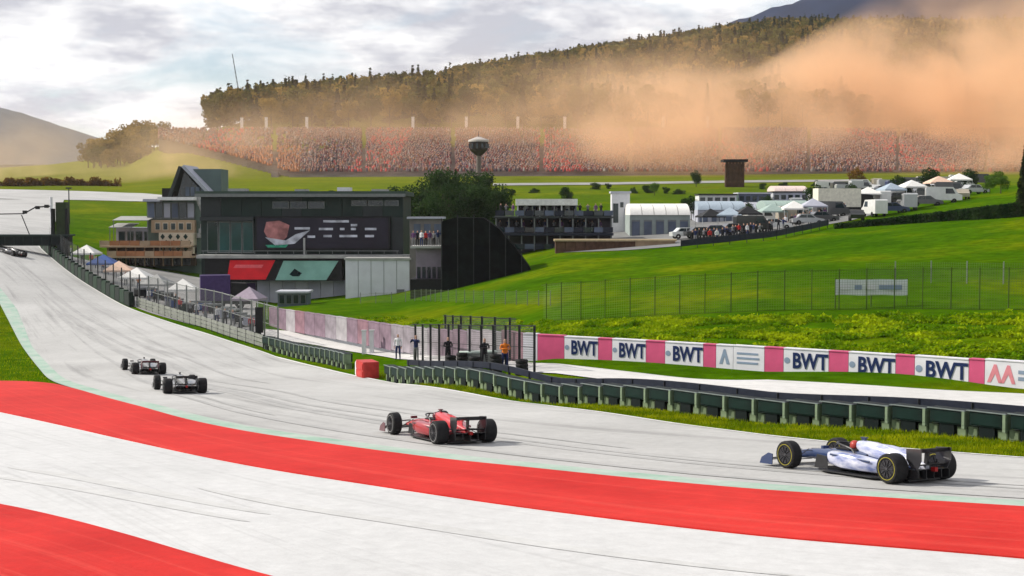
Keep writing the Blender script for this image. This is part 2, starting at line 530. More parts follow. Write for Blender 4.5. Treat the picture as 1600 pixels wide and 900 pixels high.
def make_ground():
    ys = np.concatenate([np.arange(-80, 20, 8), np.geomspace(20, 1700, 380), [2600, 6000]])
    us = np.concatenate([[-9000, -5000, -2600, -1600], np.linspace(-900, 2500, 290), [3400, 4600, 8000]])
    YY, UU = np.meshgrid(ys, us, indexing='ij')
    XX = (UU - 800) / F * np.maximum(YY, 22)
    ZZ = H(XX, YY)
    V = np.stack([XX, YY, ZZ], -1).reshape(-1, 3)
    nr, nc = len(ys), len(us)
    idx = np.arange(nr * nc).reshape(nr, nc)
    Q = np.stack([idx[:-1, :-1], idx[:-1, 1:], idx[1:, 1:], idx[1:, :-1]], -1).reshape(-1, 4)
    me = bpy.data.meshes.new('ground')
    me.from_pydata(V.tolist(), [], Q.tolist())
    me.materials.append(grass_material())
    me.polygons.foreach_set('use_smooth', [True] * len(me.polygons))
    return structure(obj('ground', me), 'green grass ground of the valley and hillside')


make_ground()

# ---------------------------------------------------------------- paving
M_track = asphalt_mat('pale_asphalt', (0.345, 0.342, 0.335), (0.455, 0.452, 0.443), streak=(0.03, 0.55), streak_amt=0.5, blotch=0.09)
M_white = asphalt_mat('white_paint', (0.49, 0.49, 0.49), (0.555, 0.555, 0.555), streak=(0.06, 0.9), streak_amt=0.22, blotch=0.12, rough=0.6)
M_red = asphalt_mat('red_paint', (0.42, 0.012, 0.009), (0.57, 0.026, 0.020), streak=(0.018, 1.7), streak_amt=0.75, blotch=0.3, rough=0.6, streak_col=(0.60, 0.062, 0.045), spec=0.06)
M_green = asphalt_mat('green_paint', (0.22, 0.36, 0.28), (0.40, 0.46, 0.41), streak=(0.25, 1.5), streak_amt=1.0, blotch=0.5, streak_col=(0.40, 0.40, 0.39))
M_conc = asphalt_mat('concrete_lane', (0.48, 0.475, 0.46), (0.58, 0.57, 0.56), streak=(0.05, 1.0), streak_amt=0.3, blotch=0.2)

edge_right = [(2150, 754), (1750, 727), (1600, 717), (1400, 702), (1200, 683), (1040, 660), (900, 641), (800, 627), (700, 611), (620, 600), (560, 589), (500, 575), (430, 557), (360, 534), (300, 515), (250, 499), (205, 483), (160, 459), (120, 434), (90, 411), (66, 390), (58, 380)]
edge_kerb = [(2150, 830), (1750, 806), (1600, 797), (1400, 784), (1200, 771), (1000, 753), (800, 732), (700, 722), (600, 709), (500, 695), (400, 680), (300, 660), (220, 638), (160, 622), (120, 610), (85, 598), (62, 578), (40, 550), (20, 515), (2, 480), (-12, 455), (-40, 425), (-75, 402), (-92, 390)]
line_b = [(2150, 933), (1750, 893), (1600, 878), (1400, 861), (1200, 844), (1000, 821), (800, 795), (600, 765), (400, 733), (200, 691), (100, 668), (0, 646), (-120, 622), (-300, 606)]
kerb_a = [(2150, 830), (1750, 806), (1600, 797), (1400, 784), (1200, 771), (1000, 753), (800, 732), (700, 722), (600, 709), (500, 695), (400, 680), (300, 660), (220, 638), (160, 622), (110, 608), (70, 600), (0, 597), (-120, 595), (-300, 592)]
line_c = [(2150, 1164), (1750, 1120), (1200, 1060), (800, 980), (560, 940), (400, 901), (300, 872), (200, 842), (100, 815), (0, 793), (-150, 770), (-400, 745)]
line_d = [(2150, 1450), (1750, 1400), (1200, 1330), (800, 1230), (560, 1180), (400, 1130), (300, 1100), (200, 1060), (100, 1020), (0, 990), (-150, 950), (-400, 900)]

KA = gl(kerb_a, 160); LB = gl(line_b, 160); LC = gl(line_c, 160); LD = gl(line_d, 160)
ER = gl(edge_right, 200); EK = gl(edge_kerb, 200)
o = ribbon('race_track', EK, ER, 200, 14, 0.05, M_track); o['label'] = 'pale grey asphalt race track curving away uphill'
o = ribbon('kerb', KA, LB, 160, 6, 0.085, M_red, skirt=0.10); o['label'] = 'wide red painted kerb band along the track edge'
o = ribbon('runoff_area', LB, LC, 160, 8, 0.055, M_white); o['label'] = 'broad white painted run-off area below the red kerb'
o = ribbon('kerb', LC, LD, 160, 6, 0.085, M_red, skirt=0.10); o['label'] = 'second red painted band in the bottom left corner'
# narrow green strip between track and kerb
inner = EK + 0.0
d = np.gradient(EK, axis=0); nrm = np.stack([d[:, 1], -d[:, 0]], 1); nrm /= np.linalg.norm(nrm, axis=1)[:, None]
side = np.sign(np.sum((ER - EK) * nrm, axis=1))[:, None]
wid = np.interp(np.arange(200), [0, 60, 110, 140, 160, 199], [1.1, 0.9, 0.7, 1.3, 0.9, 0.6])[:, None]
o = ribbon('track_edge_line', EK + nrm * side * 0.02, EK + nrm * side * wid, 200, 2, 0.062, M_green)
o['label'] = 'worn green painted strip beside the red kerb'
MW = asphalt_mat('white_line_paint', (0.60, 0.60, 0.58), (0.74, 0.74, 0.72), streak_amt=0.2)
o = ribbon('track_edge_line', ER - nrm * side * 0.05, ER - nrm * side * 0.22, 200, 1, 0.066, MW)
o['label'] = 'white painted line along the barrier side of the track'

M_yard = asphalt_mat('yard_asphalt', (0.13, 0.13, 0.13), (0.22, 0.22, 0.215), streak_amt=0.2, blotch=0.2)
M_yard2 = asphalt_mat('left_yard_asphalt', (0.20, 0.20, 0.195), (0.32, 0.315, 0.31), streak_amt=0.2, blotch=0.25)
# pit lane strip behind the barrier
lane_top = [(2150, 650), (1800, 629), (1600, 617), (1400, 606), (1200, 595), (1000, 584), (850, 569), (740, 556), (640, 543), (560, 530), (480, 520), (415, 515)]
lane_bot = [(2150, 680), (1800, 655), (1600, 641), (1400, 629), (1200, 614), (1000, 600), (850, 584), (740, 574), (640, 563), (560, 552), (480, 538), (400, 526)]
o = ribbon('pit_lane', gl(lane_top, 120), gl(lane_bot, 120), 120, 4, 0.05, M_conc); o['label'] = 'pale pit entry lane behind the green barrier'
# paved apron climbing beyond the footbridge and behind the paddock
a1 = [(-400, 297), (-100, 297), (40, 297), (120, 299), (200, 302), (262, 306)]
a2 = [(-400, 312), (-100, 312), (40, 312), (120, 313), (200, 315), (262, 318)]
o = ribbon('service_road', gl(a1, 60), gl(a2, 60), 60, 6, 0.05, M_track); o['label'] = 'pale service road crossing the valley behind the footbridge'
a1 = [(-420, 312), (-150, 312), (0, 312), (60, 312), (100, 313)]
a2 = [(-420, 384), (-150, 384), (0, 385), (40, 384), (72, 380)]
o = ribbon('race_track', gl(a1, 50), gl(a2, 50), 50, 24, 0.06, M_track); o['label'] = 'pale uphill stretch of track beyond the footbridge'
# paddock yard between the pit fence and the buildings
a1 = [(105, 400), (150, 410), (200, 416), (260, 425), (320, 436), (400, 470)]
a2 = [(75, 398), (130, 435), (175, 462), (230, 488), (300, 508), (400, 538)]
o = ribbon('paddock_yard', gl(a1, 40), gl(a2, 40), 40, 10, 0.045, M_yard2); o['label'] = 'grey paved paddock yard behind the pit fence'
a1 = [(960, 345), (1100, 330), (1250, 318), (1400, 308), (1520, 300)]
a2 = [(880, 395), (1000, 390), (1120, 380), (1230, 362), (1330, 345)]
o = ribbon('paddock_yard', gl(a1, 40), gl(a2, 40), 40, 14, 0.045, M_yard); o['label'] = 'grey paved paddock yard above the lawn'

o = ribbon('service_road', gl([(770, 287), (900, 286), (1050, 284), (1200, 282), (1330, 281)], 60), gl([(770, 290.5), (900, 289.5), (1050, 287.5), (1200, 285.5), (1330, 284)], 60), 60, 3, 0.06, M_yard2); o['label'] = 'grey service road across the meadow below the grandstand'
# rubber marks laid by cars
M_rubber = asphalt_mat('rubber_mark', (0.29, 0.29, 0.285), (0.39, 0.385, 0.38), streak=(0.1, 4.0), streak_amt=0.9, blotch=0.4, streak_col=(0.42, 0.42, 0.41))
for i, (f, a, b, w_, dr) in enumerate(((.30, 0, 96, .45, .10), (.36, 6, 120, .40, .05), (.44, 20, 150, .5, -.06), (.52, 34, 170, .45, -.08), (.22, 40, 118, .35, .12), (.62, 60, 190, .5, -.15), (.14, 2, 60, .4, .06))):
    idx = np.arange(a, b); ff = (f + dr * (idx - a) / (b - a))[:, None]
    A_ = EK[idx] * (1 - ff) + ER[idx] * ff; dd = np.gradient(A_, axis=0); nn = np.stack([dd[:, 1], -dd[:, 0]], 1); nn /= np.linalg.norm(nn, axis=1)[:, None]
    tp = (np.sin(np.linspace(0, math.pi, len(idx))) ** .5)[:, None]
    o = ribbon('tyre_mark', A_ - nn * w_ / 2 * tp, A_ + nn * w_ / 2 * tp, len(idx), 1, 0.058 + 0.001 * i, M_rubber); o['label'] = 'grey rubber mark curving along the track'
M_scuff = asphalt_mat('scuff_mark', (0.455, 0.455, 0.45), (0.515, 0.515, 0.51), streak=(0.2, 3.0), streak_amt=1.0, blotch=0.5, streak_col=(0.52, 0.52, 0.52))
for i, (f, a, b, w_, dr) in enumerate(((.55, 60, 112, .5, .18), (.66, 64, 118, .45, .18), (.35, 20, 70, .5, .1))):
    idx = np.arange(a, b); ff = (f + dr * (idx - a) / (b - a))[:, None]
    A_ = LB[idx] * (1 - ff) + LC[idx] * ff; dd = np.gradient(A_, axis=0); nn = np.stack([dd[:, 1], -dd[:, 0]], 1); nn /= np.linalg.norm(nn, axis=1)[:, None]
    tp = (np.sin(np.linspace(0, math.pi, len(idx))) ** .5)[:, None]
    o = ribbon('tyre_mark', A_ - nn * w_ / 2 * tp, A_ + nn * w_ / 2 * tp, len(idx), 1, 0.062 + 0.001 * i, M_scuff); o['label'] = 'faint scuff mark across the white run-off'

# ---------------------------------------------------------------- hills far away
def ridge(name, label, profile, Y, depth, c1, c2, base_py):
    xs = np.linspace(profile[0][0], profile[-1][0], 160)
    ys = np.interp(xs, [p[0] for p in profile], [p[1] for p in profile])
    nr = 26
    V, Q = [], []
    for r in range(nr):
        t = r / (nr - 1)
        Yr = Y + (t - 0.5) * 2 * depth
        prof = math.cos((t - 0.5) * math.pi) ** 0.9
        for i, x in enumerate(xs):
            top = ray_z(ys[i], Y); bot = ray_z(base_py, Y)
            n = 0.10 * (math.sin(i * 0.31 + r * 0.9) + math.sin(i * 0.13 - r * 0.6) + 0.6 * math.sin(i * 0.83 + r * 1.7)) * prof * (1 - prof * 0.85)
            n += 0.012 * math.sin(i * 1.7) * prof
            z = bot + (top - bot) * (prof + n) - 6
            V.append(((x - 800) / F * Y, Yr, ZC + z))
    w = len(xs)
    for r in range(nr - 1):
        for i in range(w - 1): Q.append((r * w + i, r * w + i + 1, (r + 1) * w + i + 1, (r + 1) * w + i))
    me = bpy.data.meshes.new(name); me.from_pydata(V, [], Q)
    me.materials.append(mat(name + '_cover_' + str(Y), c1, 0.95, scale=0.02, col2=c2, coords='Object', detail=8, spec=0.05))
    me.polygons.foreach_set('use_smooth', [True] * len(me.polygons))
    o = obj(name, me); o['kind'] = 'structure'; o['label'] = label
    return o


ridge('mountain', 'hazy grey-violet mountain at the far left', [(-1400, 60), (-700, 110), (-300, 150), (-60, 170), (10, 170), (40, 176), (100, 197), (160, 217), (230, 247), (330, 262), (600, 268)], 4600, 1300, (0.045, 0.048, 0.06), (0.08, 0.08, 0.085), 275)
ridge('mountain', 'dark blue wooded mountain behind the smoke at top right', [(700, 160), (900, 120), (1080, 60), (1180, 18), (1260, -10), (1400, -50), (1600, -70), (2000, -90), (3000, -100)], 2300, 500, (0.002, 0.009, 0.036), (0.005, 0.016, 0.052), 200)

# ---------------------------------------------------------------- trees
def rand_dirs(n):
    v = rng.normal(size=(n, 3)); return v / np.linalg.norm(v, axis=1)[:, None]


def leaf_quads(pts, nrm, size):
    """one small leaf-clump face per point"""
    n = len(pts)
    up = rand_dirs(n)
    s = np.cross(nrm, up); s /= np.linalg.norm(s, axis=1)[:, None] + 1e-9
    t = np.cross(nrm, s)
    sz = (size * rng.uniform(0.6, 1.3, n))[:, None]
    bend = nrm * sz * 0.25
    V = np.stack([pts - s * sz - bend, pts - t * sz * 0.7, pts + s * sz - bend, pts + t * sz * 0.7], 1).reshape(-1, 3)
    Fq = np.arange(4 * n).reshape(n, 4)
    return V, Fq


def leaf_mesh(name, pts, nrm, size, m):
    V, Q = leaf_quads(pts, nrm, size)
    me = bpy.data.meshes.new(name); me.from_pydata(V.tolist(), [], Q.tolist()); me.materials.append(m)
    return me


def broad_points(h, w, n, lobes=9):
    """points through the lobes of a broadleaf crown; h total height, w crown width"""
    P_, N_ = [], []
    cz = h * 0.60
    L = [((0, 0, cz), w * 0.30)]
    for k in range(lobes):
        a = k * 2.4 + rng.uniform(-.4, .4); r = w * rng.uniform(0.2, 0.34)
        L.append(((math.cos(a) * r, math.sin(a) * r, cz + h * rng.uniform(-0.26, 0.26)), w * rng.uniform(0.14, 0.24)))
    L.append(((rng.uniform(-.1, .1) * w, 0, h * 0.86), w * 0.17))
    tot = sum(r ** 2 for _, r in L)
    for c, r in L:
        k = int(n * r * r / tot)
        d = rand_dirs(k); rr = r * rng.uniform(0.55, 1.08, k)[:, None]
        P_.append(np.array(c) + d * rr * np.array([1, 1, 0.9])); N_.append(d * 0.7 + rand_dirs(k) * 0.6)
    P_ = np.concatenate(P_); N_ = np.concatenate(N_); N_ /= np.linalg.norm(N_, axis=1)[:, None]
    return P_, N_


def conifer_points(h, w, n):
    t = rng.uniform(0.0, 1.0, n) ** 0.7                 # 1 at the bottom
    z = h * (1 - t * 0.90)
    tier = 0.72 + 0.28 * np.abs(np.sin(z / h * 22))
    a = rng.uniform(0, 2 * math.pi, n); branch = 0.75 + 0.25 * np.sin(a * 5 + z * 3)
    r = (w / 2) * (t * 0.95 + 0.03) * tier * branch * rng.uniform(0.35, 1.0, n) ** 0.5
    P_ = np.stack([np.cos(a) * r, np.sin(a) * r, z - r * 0.25], 1)
    N_ = np.stack([np.cos(a) * 0.6, np.sin(a) * 0.6, np.full(n, 0.8)], 1) + rand_dirs(n) * 0.5
    return P_, N_ / np.linalg.norm(N_, axis=1)[:, None]


M_bark = mat('bark', (0.06, 0.045, 0.03), 0.9, 0.3, 4)
LEAF_GOLD = leaf_mat('golden_leaves', (0.085, 0.070, 0.014), (0.38, 0.25, 0.065))
LEAF_OLIVE = leaf_mat('olive_leaves', (0.040, 0.050, 0.010), (0.20, 0.17, 0.040))
LEAF_FIR = leaf_mat('fir_needles', (0.018, 0.030, 0.014), (0.050, 0.060, 0.022))
LEAF_DARK = leaf_mat('dark_leaves', (0.012, 0.032, 0.010), (0.045, 0.080, 0.024), scale=0.6)
LEAF_GREEN = leaf_mat('green_leaves', (0.035, 0.085, 0.012), (0.10, 0.19, 0.025), scale=0.8)
LEAF_RUST = leaf_mat('rust_leaves', (0.10, 0.055, 0.012), (0.24, 0.13, 0.03), scale=0.6)


def trunk_mesh(h, r, limbs=6, spread=0.22):
    mb = MB()
    mb.tube((0, 0, -0.4), (0, 0, h * 0.45), r, r * 0.6, 8); mb.tube((0, 0, h * 0.45), (h * 0.02, 0, h * 0.82), r * 0.6, r * 0.15, 6)
    for k in range(limbs):
        a = k * 2.4; z = h * (0.3 + 0.07 * k)
        mb.tube((0, 0, z), (math.cos(a) * h * spread, math.sin(a) * h * spread, z + h * 0.16), r * 0.35, r * 0.08, 5)
    return mb.mesh('trunk', M_bark)


TREE_KIND = {}
def tree_kind(key, kind, h, w, n, size, leaf):
    p, q = broad_points(h, w, n) if kind == 'broad' else conifer_points(h, w, n)
    TREE_KIND[key] = (trunk_mesh(h, h * 0.022, 6 if kind == 'broad' else 0), leaf_mesh('crown', p, q, size, leaf))


for i in range(3):
    tree_kind(f'gold{i}', 'broad', 15, 11, 1500, 0.42, LEAF_GOLD)
    tree_kind(f'olive{i}', 'broad', 16, 10, 1500, 0.42, LEAF_OLIVE)
    tree_kind(f'fir{i}', 'conifer', 19, 7, 1300, 0.42, LEAF_FIR)


def tree(key, loc, label, scale=1.0, group=None, name='tree'):
    tr, cr = TREE_KIND[key]
    t = thing(name, label, 'tree', loc, rnd.uniform(0, 6.28), group)
    t.scale = (scale * rnd.uniform(0.9, 1.1), scale * rnd.uniform(0.9, 1.1), scale)
    obj('trunk', tr, t); obj('crown', cr, t)
    return t


def keyof(u):
    k = ('gold', 'olive', 'gold', 'fir', 'gold')[int(u * 4.999)]
    return f'{k}{rnd.randrange(3)}'


KN = {'gold': 'golden-brown broadleaf tree', 'olive': 'olive green broadleaf tree', 'fir': 'tall dark fir tree'}
# the row at the foot of the wood, right behind the grandstand: each tree on its own
n = 0
x = -92.0
while x < 235:
    Y = 538 + rnd.uniform(-4, 9)
    k = keyof(rnd.random()); n += 1
    tree(k, (x, Y, hz(x, Y) - 0.3), f'{KN[k[:-1]]}, {ordinal(n)} from left in the row behind the grandstand', rnd.uniform(0.75, 1.1), 'trees right behind the grandstand')
    x += rnd.uniform(6.5, 9.5)
# the skyline row on the left end of the wood
n = 0
x = -100.0
while x < 40:
    Y = 640 + (x + 100) * 0.9 + rnd.uniform(-8, 8)
    k = keyof(rnd.random()); n += 1
    tree(k, (x, Y, hz(x, Y) - 0.3), f'{KN[k[:-1]]}, {ordinal(n)} from left along the skyline of the wood', rnd.uniform(0.8, 1.15), 'trees on the skyline of the wood')
    x += rnd.uniform(6.5, 9.5)
# small copse at the left end beyond the meadow
n = 0
for px, Y, sc in ((140, 560, .9), (158, 575, 1.05), (172, 552, 1.0), (186, 580, 1.25), (203, 565, 1.3), (216, 550, 1.15), (229, 575, 1.2), (243, 560, 1.0), (256, 552, 0.9), (196, 540, 0.8), (170, 535, 0.7), (222, 530, 0.75), (148, 545, .7), (160, 540, .75), (180, 548, .95), (208, 545, 1.0), (236, 542, .9), (248, 536, .75), (190, 560, 1.2), (214, 572, 1.3), (150, 566, .8)):
    X = (px - 800) / F * Y; n += 1; k = rnd.choice(['gold0', 'gold1', 'gold2', 'olive1'])
    tree(k, (X, Y, hz(X, Y) - 2.6), f'{KN[k[:-1]]} in the copse beside the left mountain, {ordinal(n)} of twenty-one', sc * 0.95, 'trees of the small copse at far left')


def make_forest():
    """the wooded hillside that reads as one mass"""
    cand = []
    tries = 0
    pts = []
    cell = {}
    while tries < 14000:
        tries += 1
        Y = 548 + 560 * rng.random() ** 0.9
        u = rng.uniform(330, 1780)
        X = (u - 800) / F * Y
        g = (int(X // 6.5), int(Y // 7.0))
        if g in cell: continue
        cell[g] = 1
        if u < 700 and Y > 760: continue
        pts.append((X, Y))
    lib = []
    for i in range(4):
        lib.append((*broad_points(15, 11, 330, 7), 0.75, 0)); lib.append((*broad_points(16, 10, 330, 7), 0.75, 1)); lib.append((*conifer_points(17, 8, 260), 0.72, 2))
    Vs, Qs, Ms = [], [], []
    off = 0
    for X, Y in pts:
        p, q, sz, mi = lib[rng.choice(12, p=np.array([.11, .09, .05] * 4))]
        a = rng.uniform(0, 6.28); c, s = math.cos(a), math.sin(a); sc = rng.uniform(0.75, 1.15)
        R = np.array([[c, -s, 0], [s, c, 0], [0, 0, 1]])
        far = 1.0 if Y < 800 else 0.6
        k = int(len(p) * far)
        sel = rng.permutation(len(p))[:k]
        V, Q = leaf_quads(p[sel] @ R.T * sc, q[sel] @ R.T, sz * sc / far ** 0.5)
        V += np.array([X, Y, hz(X, Y)])
        Vs.append(V); Qs.append(Q + off); Ms.append(np.full(len(Q), mi)); off += len(V)
    V, Q, Mi = np.concatenate(Vs), np.concatenate(Qs), np.concatenate(Ms)
    me = bpy.data.meshes.new('forest')
    me.vertices.add(len(V)); me.vertices.foreach_set('co', V.ravel())
    me.loops.add(len(Q) * 4); me.loops.foreach_set('vertex_index', Q.ravel().astype(np.int32))
    me.polygons.add(len(Q)); me.polygons.foreach_set('loop_start', (np.arange(len(Q)) * 4).astype(np.int32))
    me.polygons.foreach_set('material_index', Mi.astype(np.int32))
    for m in (leaf_mat('wood_gold', (0.085, 0.070, 0.014), (0.38, 0.25, 0.065), 0, 0.045), leaf_mat('wood_olive', (0.040, 0.050, 0.010), (0.20, 0.17, 0.040), 0, 0.06), leaf_mat('wood_fir', (0.014, 0.024, 0.010), (0.05, 0.058, 0.020), 0, 0.06)): me.materials.append(m)
    me.update(calc_edges=True); me.validate()
    o = obj('forest', me); o['kind'] = 'stuff'; o['label'] = 'mixed golden and dark green wood covering the hillside'; o['category'] = 'forest'
    print('forest trees', len(pts), 'faces', len(Q))


make_forest()

# ---------------------------------------------------------------- hillside grandstand and its crowd
def make_grandstand():
    rows = 34
    Y0, Y1 = 420.0, 522.0
    z0, z1 = ray_z(273, Y0) + ZC, ray_z(207, Y1) + ZC
    t = thing('grandstand', 'long hillside grandstand packed with spectators below the wood', 'grandstand', (0, Y0, z0 - 1))
    mt = mat('stand_concrete', (0.25, 0.21, 0.19), 0.9, 0.2, 0.2)
    span = []
    for r in range(rows):
        f = r / (rows - 1)
        Y = Y0 + (Y1 - Y0) * f; z = z0 + (z1 - z0) * f
        xl = (250 + max(0, (0.75 - f)) * 270 - 800) / F * Y; xr = 1850 / F * Y - 800 / F * Y
        MB().box((xl, Y - Y0, z - z0 - 2.5), (xr, Y - Y0 + 3.2, z - z0 + 1)).build('seating_tier', mt, t)
        span.append((xl, xr, Y, z))
    # railing and gangway stairs
    mr = mat('stand_rail', (0.5, 0.48, 0.46), 0.5, 0.1)
    for k in range(10):
        f = k / 9; u = 430 + 1250 * f
        mb = MB()
        for r in range(rows):
            Y, z = span[r][2], span[r][3]; X = (u - 800) / F * Y
            mb.box((X - 1.0, Y - Y0 - 0.02, z - z0 - 1.5), (X + 1.0, Y - Y0 + 3.18, z - z0 + 1.06))
        mb.build('stairway', mt, t)
    # crowd
    pal = np.array([(0.36, 0.06, 0.06), (0.30, 0.10, 0.09), (0.36, 0.18, 0.15), (0.22, 0.06, 0.08), (0.42, 0.36, 0.34), (0.08, 0.06, 0.09), (0.26, 0.16, 0.19), (0.38, 0.14, 0.06), (0.12, 0.08, 0.10), (0.30, 0.20, 0.19), (0.20, 0.14, 0.17)])
    V, Q, C = [], [], []
    bx = np.array([(-.5, -.5, 0), (.5, -.5, 0), (.5, .5, 0), (-.5, .5, 0), (-.4, -.4, 1), (.4, -.4, 1), (.4, .4, 1), (-.4, .4, 1)])
    fq = np.array([(4, 5, 6, 7), (0, 1, 5, 4), (1, 2, 6, 5), (2, 3, 7, 6), (3, 0, 4, 7)])
    off = 0
    for r in range(rows):
        xl, xr, Y, z = span[r]
        for sub in range(2):
            n = int((xr - xl) / 0.85)
            xs = np.linspace(xl, xr, n) + rng.uniform(-.2, .2, n)
            fill = 0.5 + 0.5 * np.sin(xs * 0.05 + r * 0.12) + rng.uniform(-0.35, 0.75, n)
            ua = 800 + F * xs / Y; aisle = np.min(np.abs(ua[:, None] - (430 + 1250 * np.arange(10) / 9)[None]), axis=1) < 3.6
            xs = xs[(fill > 0.22) & ~aisle]; n = len(xs)
            w = rng.uniform(0.55, 0.8, n); hh = rng.uniform(0.6, 1.1, n)
            yy = Y + 0.6 + sub * 1.5 + rng.uniform(-.2, .2, n); base = z + 1.0
            for (dz, sx, sy, sz, head) in ((0, w, 0.4, hh, 0), (None, 0.26, 0.26, 0.3, 1)):
                S = np.stack([np.broadcast_to(sx, n), np.broadcast_to(sy, n), np.broadcast_to(sz, n)], -1)
                b = np.stack([xs, yy, np.full(n, base) if not head else base + hh], -1)
                V.append((bx[None] * S[:, None] + b[:, None]).reshape(-1, 3))
                Q.append((fq[None] + (np.arange(n) * 8)[:, None, None] + off).reshape(-1, 4)); off += n * 8
                if head: c = np.tile((0.42, 0.26, 0.19), (n, 1)) * rng.uniform(0.5, 1.1, (n, 1))
                else:
                    c = pal[rng.integers(0, len(pal), n)] * rng.uniform(0.35, 0.72, (n, 1))
                    u = 800 + F * xs / Y
                    oj = (u < 470) & (r < 18) & (rng.random(n) < 0.75); c[oj] = np.array((0.50, 0.20, 0.09)) * rng.uniform(0.6, 1.0, (oj.sum(), 1))
                    blk = np.sin(xs * 0.11) > 0.75
                    rd = blk & (rng.random(n) < 0.35); c[rd] = (0.44, 0.05, 0.05)
                C.append(np.repeat(c, 5, axis=0))
    V, Q, C = np.concatenate(V), np.concatenate(Q), np.concatenate(C)
    me = bpy.data.meshes.new('crowd')
    me.vertices.add(len(V)); me.vertices.foreach_set('co', V.ravel())
    me.loops.add(len(Q) * 4); me.loops.foreach_set('vertex_index', Q.ravel().astype(np.int32))
    me.polygons.add(len(Q)); me.polygons.foreach_set('loop_start', (np.arange(len(Q)) * 4).astype(np.int32))
    at = me.attributes.new('clothing', 'FLOAT_COLOR', 'FACE')
    at.data.foreach_set('color', np.concatenate([C, np.ones((len(C), 1))], 1).ravel())
    me.update(calc_edges=True)
    m = bpy.data.materials.new('crowd_clothing'); m.use_nodes = True
    a = m.node_tree.nodes.new('ShaderNodeAttribute'); a.attribute_name = 'clothing'
    m.node_tree.links.new(a.outputs['Color'], m.node_tree.nodes['Principled BSDF'].inputs['Base Color'])
    m.node_tree.nodes['Principled BSDF'].inputs['Roughness'].default_value = 0.9
    me.materials.append(m)
    o = obj('crowd', me); o['kind'] = 'stuff'; o['label'] = 'dense red and orange clad crowd filling the hillside grandstand'; o['category'] = 'crowd'
    print('crowd faces', len(Q))
    # white masts along the upper edge of the stand
    mw = mat('white_mast', (0.75, 0.74, 0.72), 0.5, 0.05); mg = mat('mast_grey', (0.3, 0.3, 0.3), 0.6)
    for i, u in enumerate((380, 418, 481, 646, 729, 809, 882, 1035, 1104, 1530)):
        Y = 524.0; X = (u - 800) / F * Y; zz = max(hz(X, Y), z1) - 0.5
        tt = thing('banner_mast', f'white banner mast at the top of the grandstand, {ordinal(i + 1)} from left', 'mast', (X, Y, zz), 0, 'white masts above the grandstand')
        MB().tube((0, 0, 0), (0, 0, 6.2), 0.16, 0.10, 8).build('pole', mg, tt)
        MB().box((-0.55, -0.12, 1.6), (0.55, -0.20, 5.8)).box((-0.62, -0.24, 5.8), (0.62, -0.06, 5.95)).build('banner', mw, tt)


make_grandstand()

# ---------------------------------------------------------------- green barrier along the track
M_dgreen = mat('barrier_green', (0.003, 0.017, 0.013), 0.55, 0.35, 1.5)
M_dgreen2 = mat('barrier_green_leg', (0.003, 0.008, 0.008), 0.6, 0.3, 1.5)
M_palegreen = mat('barrier_foot', (0.16, 0.21, 0.12), 0.8, 0.35, 1.5)
M_pale = mat('galvanised', (0.48, 0.50, 0.50), 0.45, 0.15, 6, metal=0.3)
M_darkrail = mat('dark_rail', (0.018, 0.022, 0.035), 0.5, 0.2, 3)
M_darkmetal = mat('dark_metal', (0.03, 0.032, 0.034), 0.45, 0.2, 5, metal=0.4)
M_white_p = mat('white_panel', (0.62, 0.62, 0.64), 0.55, 0.06, 2)
M_black = mat('black_plastic', (0.012, 0.012, 0.013), 0.5, 0.2, 4)

bar_base = [(2120, 733), (1760, 704), (1600, 691), (1400, 676), (1200, 657), (1000, 641), (900, 629), (800, 617), (700, 604), (640, 597), (600, 592)]
_b = [G(*p) for p in bar_base]
_pf = np.polyfit([p.x for p in _b], [p.y for p in _b], 3)
BB, LBB = smooth_line([(x_, float(np.polyval(_pf, x_))) for x_ in np.linspace(_b[0].x, _b[-1].x, 40)], 400)


def along(line, L, s):
    d = np.concatenate([[0], np.cumsum(np.hypot(*np.diff(line, axis=0).T))])
    x = np.interp(s, d, line[:, 0]); y = np.interp(s, d, line[:, 1])
    x2 = np.interp(min(s + 0.3, d[-1]), d, line[:, 0]); y2 = np.interp(min(s + 0.3, d[-1]), d, line[:, 1])
    x1 = np.interp(max(s - 0.3, 0), d, line[:, 0]); y1 = np.interp(max(s - 0.3, 0), d, line[:, 1])
    return x, y, math.atan2(y2 - y1, x2 - x1)


PITCH = 1.42


